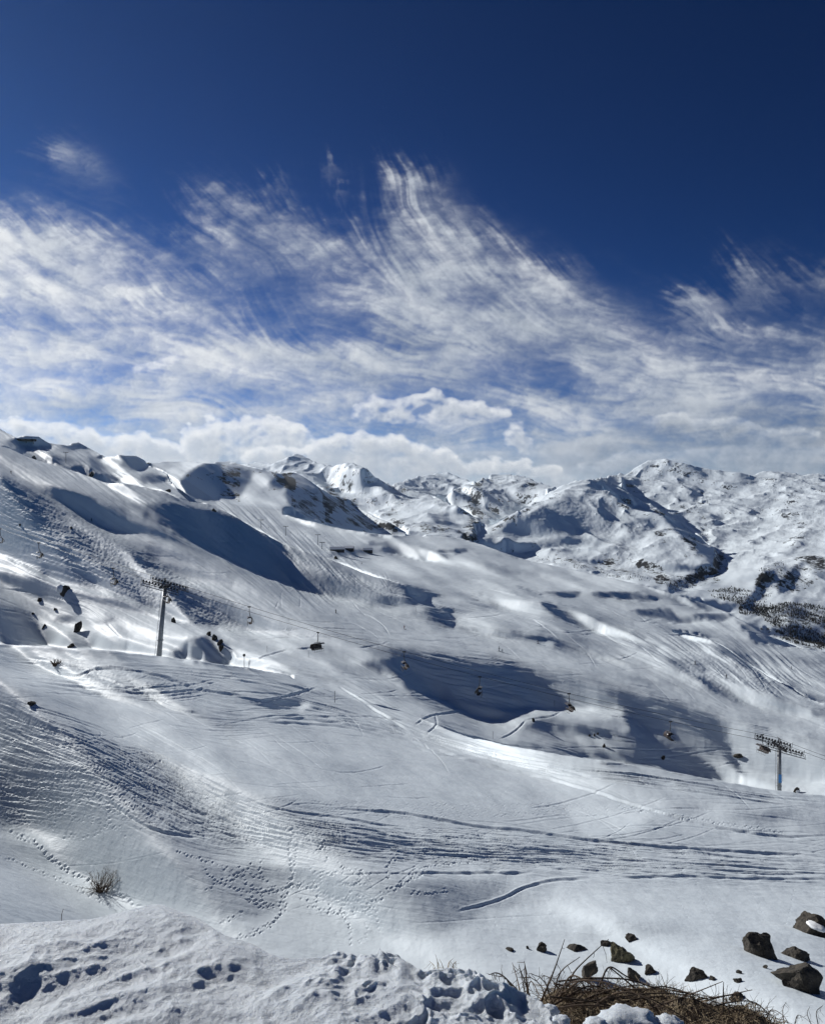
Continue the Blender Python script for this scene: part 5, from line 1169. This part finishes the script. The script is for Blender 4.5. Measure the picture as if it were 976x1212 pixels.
# lumps of snow fallen on the soil
for i, (px, top, w_, D) in enumerate([(648,1192,26,3.9),(742,1199,74,3.9),(790,1206,40,3.9),(664,1204,22,3.8),(705,1208,30,3.8)]):
    o = rock_mesh('snow_clod', 90 + i * 2, (w_ * D / F, w_ * D / F * .8, w_ * D / F * .5), MCAP, None, 4, -5); pt = sight(px, top, D); o.location = pt - Vector((0, 0, w_ * D / F * .22)); o.data.materials[0] = MBANK; o.data.polygons.foreach_set('use_smooth', [True] * len(o.data.polygons))
    tag(o, ['snow lump at the left end of the soil strip, tallest', 'widest snow lump at the bottom, in front of the soil strip', 'snow lump adjoining the widest one on its right', 'small snow lump just right of the tallest lump', 'snow lump adjoining the widest one on its left'][i], 'snow lump', 'snow lumps on the soil strip')
# ------------------------------------------------------------------ skiers
MJ = [mat_plain('ski_jacket', c, c2, 8, .8) for c, c2 in (((.02, .02, .03), (.04, .04, .05)), ((.10, .02, .02), (.16, .03, .03)), ((.02, .05, .10), (.03, .08, .15)))]
MTRO = mat_plain('ski_trousers', (.015, .015, .018), (.03, .03, .035), 8, .85); MHEL = mat_plain('helmet', (.02, .02, .02), (.05, .05, .05), 4, .4); MSKI = mat_plain('ski', (.05, .05, .06), (.2, .2, .2), 4, .4)
def skin(name, V, E, R, mat, parent, sub=1):
    me = bpy.data.meshes.new(name); me.from_pydata(V, E, []); o = bpy.data.objects.new(name, me); COL.objects.link(o)
    m = o.modifiers.new('s', 'SKIN'); sv_ = me.skin_vertices[0].data
    for i, r in enumerate(R): sv_[i].radius = (r, r); sv_[i].use_root = (i == 0)
    s2 = o.modifiers.new('d', 'SUBSURF'); s2.levels = s2.render_levels = sub
    dg = bpy.context.evaluated_depsgraph_get(); m2 = bpy.data.meshes.new_from_object(o.evaluated_get(dg)); bpy.data.objects.remove(o)
    m2.name = name; m2.materials.clear(); m2.materials.append(mat); m2.polygons.foreach_set('use_smooth', [True] * len(m2.polygons)); return link(name, m2, parent)
def make_person(mj, stance):
    root = empty('person', (0, 0, 0)); k = .12 * stance
    V = [(0,0,.88),(0,.02,1.08),(0,.05+k*.5,1.32),(0,.07+k*.6,1.46),(0,.09+k*.7,1.56),(0,.11+k*.7,1.66),
         (.19,.05+k*.5,1.38),(.30,.12+k,1.14),(.30,.34+k,1.02),(.30,.42+k,1.0),(-.19,.05+k*.5,1.38),(-.30,.12+k,1.14),(-.30,.34+k,1.02),(-.30,.42+k,1.0),
         (.11,0,.84),(.14,.14,.48),(.15,.02,.10),(.15,.14,.05),(-.11,0,.84),(-.14,.14,.48),(-.15,.02,.10),(-.15,.14,.05)]
    E = [(0,1),(1,2),(2,3),(3,4),(4,5),(2,6),(6,7),(7,8),(8,9),(2,10),(10,11),(11,12),(12,13),(0,14),(14,15),(15,16),(16,17),(0,18),(18,19),(19,20),(20,21)]
    R = [.15,.15,.17,.08,.09,.09,.085,.06,.05,.05,.085,.06,.05,.05,.11,.085,.07,.06,.11,.085,.07,.06]
    skin('body', V, E, R, mj, root)
    h = MB(); b = rock_mesh('helmet', 4, (.25, .29, .26), MHEL, root, 2, 0); b.location = (0, .11 + k * .7, 1.70)
    for s_ in (-1, 1):
        MB().tube([(s_ * .15, -.75, .02), (s_ * .15, .85, .02), (s_ * .15, 1.0, .10)], .045, 5).build('ski', MSKI, root)
        MB().tube([(s_ * .30, .42 + k, 1.02), (s_ * .36, .05, .05)], .012, 5).build('ski_pole', MDARK, root)
    return root
P3 = [make_person(MJ[0], 0), make_person(MJ[1], 1), make_person(MJ[2], .5)]; used_p = [False] * 3
def person(i, px, row, rz, label, sc=1.0, D=None, group='skiers on the runs'):
    o = P3[i] if not used_p[i] else copy_tree(P3[i]); used_p[i] = True
    o.location = ground_at(px, row) if D is None else ground_at(px, D=D); o.rotation_euler = (0, 0, rz); o.scale = (sc,) * 3; tag(o, label, 'person', group); return o
person(0,13,561,-2.4,'lone skier in dark clothes at the top left of the groomed run',1.15); person(0,108,617,-2.0,'distant skier at the lower edge of the groomed run, upper left',1.0)
person(0,397,726,-1.0,'skier in dark clothes on the run with a long shadow, above the hooded chair',1.1); person(1,478,745,-1.4,'skier alone on the run, between the long-shadow skier and the pair',1.1)
person(0,590,771,-1.6,'taller left skier of the pair above the shaded hollow',1.2); person(2,594,772,-1.3,'smaller right skier of the pair above the shaded hollow',.8)
person(0,636,762,-1.2,'skier at the edge of the dark bank right of the pair',1.0); person(0,822,787,-1.2,'distant skier on the rounded hill at right, upper one',1.1); person(0,859,803,-1.2,'distant skier on the rounded hill at right, lower one',1.1); person(0,936,792,-1.2,'distant skier on the flat run at the far right',1.2)
q = np.random.RandomState(33)
for i, (px, row) in enumerate([(344,631),(352,633),(360,632),(362,634),(372,629),(368,626),(384,636),(312,622),(318,625),(428,668),(262,592),(270,594),(283,599)]):
    p = ground_at(px, row); o = skin('person', [(0,0,.05),(0,0,.9),(0,.05,1.35),(0,.06,1.72)], [(0,1),(1,2),(2,3)], [.16,.2,.22,.14], MJ[0], None, 1) if i == 0 else far0.copy()
    if i == 0: far0 = o
    else: COL.objects.link(o)
    o.location = p; o.scale = (1.4, 1.4, 1.2); tag(o, 'tiny far-off skier among the scattered group on the plateau above the huts', 'person', 'far-off skiers on the plateau')

# ------------------------------------------------------------------ signs and marker poles
def pole(px, row, h, label, disc=False):
    p = ground_at(px, row); r = empty('marker_pole', p); MB().tube([(0, 0, -.3), (0, 0, h)], .05, 6).build('post', MDARK, r)
    if disc: MB().disc((0, -.06, h - .25), (0, 1, 0), .24, .06, 14).build('disc', MDARK, r)
    tag(r, label, 'marker pole', 'marker poles along the runs')
pole(289,790,2.3,'marker pole with a round disc on the path right of the snow knob',True)
for i, (px, row, lb) in enumerate([(316,772,'thin marker pole on the run, below the hooded chair, left'),(365,778,'thin marker pole on the run, just left of the hooded chair'),(396,832,'thin marker pole on the near slope below the hooded chair'),(537,724,'thin marker pole beside the dark notch in the middle distance'),(656,836,'thin marker pole above the bright spur'),(583,875,'thin marker pole on the near slope below the bright spur'),(926,925,'thin marker pole right behind the right lift tower'),(492,724,'thin marker pole at the left end of the dark notch')]): pole(px, row, 2.2, lb)

# ------------------------------------------------------------------ huts and far lifts
MWOOD = mat_plain('dark_timber', (.03, .02, .015), (.08, .055, .04), 3, .9); MGLS = mat_plain('window_glass', (.02, .03, .04), (.04, .06, .08), 1, .15)
def hut(px, row, L_, W2, H_, rz, label, scale=1.):
    p = ground_at(px, row); r = empty('hut', p, rz); MB().box((0, 0, H_ / 2 - .5), (L_, W2, H_ + 1)).build('wall', MWOOD, r)
    rf = MB(); e = .7; rh = W2 * .32
    for y0_, y1_ in ((-W2 / 2 - e, 0), (0, W2 / 2 + e)):
        z0_, z1_ = (H_, H_ + rh) if y0_ < 0 else (H_ + rh, H_)
        b = len(rf.v)
        for x in (-L_ / 2 - e, L_ / 2 + e):
            for (y, z) in ((y0_, z0_), (y1_, z1_)): rf.v += [Vector((x, y, z)), Vector((x, y, z + .55))]
        for qd_ in ((0,2,3,1),(4,5,7,6),(0,1,5,4),(2,6,7,3),(0,4,6,2),(1,3,7,5)): rf.f.append([b + i for i in qd_])
    rf.build('roof', MCAP, r)
    gb = MB(); b = 0
    for x in (-L_ / 2, L_ / 2): gb.v += [Vector((x, -W2 / 2, H_ - .05)), Vector((x, W2 / 2, H_ - .05)), Vector((x, 0, H_ + rh - .1))]
    gb.f = [[0, 1, 2], [3, 5, 4], [0, 3, 4, 1], [1, 4, 5, 2], [0, 2, 5, 3]]; gb.build('gable', MWOOD, r)
    for x in np.linspace(-L_ * .36, L_ * .36, 4): MB().box((x, -W2 / 2 - .04, H_ * .55), (1.2, .1, 1.1)).build('window', MGLS, r)
    MB().box((L_ * .1, -W2 / 2 - .05, 1.05), (1.0, .1, 2.1)).build('door', MWOOD, r)
    tag(r, label, 'hut', 'huts on the plateau')
hut(399,653,17,8,3.0,.1,'long dark hut with a snowy roof, leftmost on the plateau'); hut(413,652,12,8,3.6,-.1,'middle dark hut with a steeper snowy roof on the plateau'); hut(435,654,13,8,3.6,.15,'rightmost dark hut on the plateau, standing apart')
def far_tower(px, row, h, label):
    p = ground_at(px, row); r = empty('far_lift_tower', p, .3); MB().tube([(0, 0, -1), (0, 0, h)], .45, 8, .3).build('mast', MSTEEL, r)
    MB().box((0, 0, h), (6.5, .6, .6)).build('cross_arm', MDARK, r)
    for s_ in (-1, 1): MB().box((s_ * 3, 0, h + .3), (.4, 4.5, .4)).build('sheave_train', MDARK, r)
    tag(r, label, 'lift tower', 'far lift towers')
far_tower(376,645,13,'far lift tower left of the huts, nearest to them'); far_tower(338,634,12,'far lift tower in the middle of the plateau row'); far_tower(309,626,12,'far lift tower at the left end of the plateau row'); far_tower(78,548,15,'far lift tower on the upper left snow hills'); far_tower(381,650,8,'short pylon beside the lift tower nearest the huts')
p = ground_at(31, 524); r = empty('lift_station', p, .2); MB().box((0, 0, 4), (26, 10, 3)).build('wall', MWOOD, r, bevel=.3); MB().box((0, 0, 6.0), (30, 13, 1.0)).build('roof', MCAP, r, bevel=.2)
for x in (-10, 0, 10): MB().box((x, 0, 1), (1, 1, 6)).build('pillar', MCONC, r)
tag(r, 'small flat lift station on the crest at the upper left', 'lift station')
p = ground_at(778, 552); r = empty('summit_mast', p); MB().tube([(0, 0, -5), (0, 0, 38)], 1.6, 6, .6).build('mast', MSTEEL, r); MB().box((-14, 0, 4), (26, 14, 12)).build('summit_building', MWOOD, r, bevel=.5); tag(r, 'radio mast with a small building on the highest summit at right', 'mast')

# ------------------------------------------------------------------ woods on the far valley flank: too many to count
def woods():
    q = np.random.RandomState(44); V = []; Fc = []
    polys = [((838,700),(868,692),(890,700),(912,704),(905,724),(880,728),(855,712)), ((885,722),(930,712),(976,716),(1000,772),(976,768),(935,752)), ((786,690),(815,680),(845,664),(848,672),(820,692),(795,700)), ((900,745),(940,762),(976,772),(976,765),(930,742)), ((700,676),(760,680),(775,690),(730,684)), ((620,654),(690,668),(690,674),(640,664)),
             ((826,632),(838,628),(840,640),(828,644)), ((842,652),(856,650),(858,664),(846,664)), ((900,672),(925,664),(930,690),(900,700))]
    dens = [1.0, 1.3, .7, .9, .3, .18, .8, .8, .5]; cand = np.argwhere((GVIS > .5) & (GY > 1700) & (GROW > 620) & (GPX > 610) & (GPX < 1005))
    pr = GROW[cand[:, 0], cand[:, 1]]; pp = GPX[cand[:, 0], cand[:, 1]]
    for pl, dn in zip(polys, dens):
        m = poly_mask_pts(pl, pp, pr); c = cand[m]
        if len(c) == 0: continue
        n = int(len(c) * .40 * dn); c = c[q.randint(0, len(c), n)]
        cl = fbm(GX[c[:, 0], c[:, 1]] / 110, GY[c[:, 0], c[:, 1]] / 110, 3, 77) + q.normal(0, .15, n); c = c[cl > -.12]
        for i, j in c:
            x, y, z = GX[i, j] + q.uniform(-6, 6), GY[i, j] + q.uniform(-10, 10), GZ[i, j]; h = q.uniform(2.5, 8); r_ = h * q.uniform(.16, .26); b = len(V)
            a0 = q.uniform(0, 6); 
            for lv, (zz, rr) in enumerate(((.12, 1.0), (.5, .62))):
                for k_ in range(5): a = a0 + k_ * 1.2566 + lv * .6; V.append((x + math.cos(a) * r_ * rr, y + math.sin(a) * r_ * rr, z + h * zz))
            V.append((x, y, z + h)); V.append((x, y, z - 1))
            for k_ in range(5): k2 = (k_ + 1) % 5; Fc.append((b + k_, b + k2, b + 5 + k2, b + 5 + k_)); Fc.append((b + 5 + k_, b + 5 + k2, b + 10, b + 10)); Fc.append((b + 11, b + k2, b + k_, b + k_))
    me = bpy.data.meshes.new('woodland'); me.from_pydata(V, [], [tuple(dict.fromkeys(f)) for f in Fc]); me.materials.append(mat_plain('conifer', (.012, .014, .010), (.05, .042, .034), .05, .95)); print('trees', len(V) // 12)
    tag(link('woodland', me), kind='stuff')
def poly_mask_pts(poly, x, y):
    a = np.zeros(x.shape, bool); n = len(poly)
    for i in range(n):
        xa, ya = poly[i]; xb, yb = poly[(i + 1) % n]
        if ya != yb: a ^= ((ya > y) != (yb > y)) & (x < (xb - xa) * (y - ya) / (yb - ya) + xa)
    return a
woods()

# ------------------------------------------------------------------ air
if HAZE > 0:
    k = NT('haze'); pv = k.a('ShaderNodeVolumePrincipled', {'Color': (.60, .78, 1, 1), 'Density': HAZE, 'Anisotropy': .5}); k.t.links.new(pv.outputs[0], k.out.inputs['Volume'])
    zmin, zmax = float(GZ.min()) - 1, float(GZ[GVIS > .3].max()) + 45
    h = MB().box((0, 8500, (zmin + zmax) / 2), (36000, 18500, zmax - zmin)).build('haze', k.m); tag(h, kind='stuff')
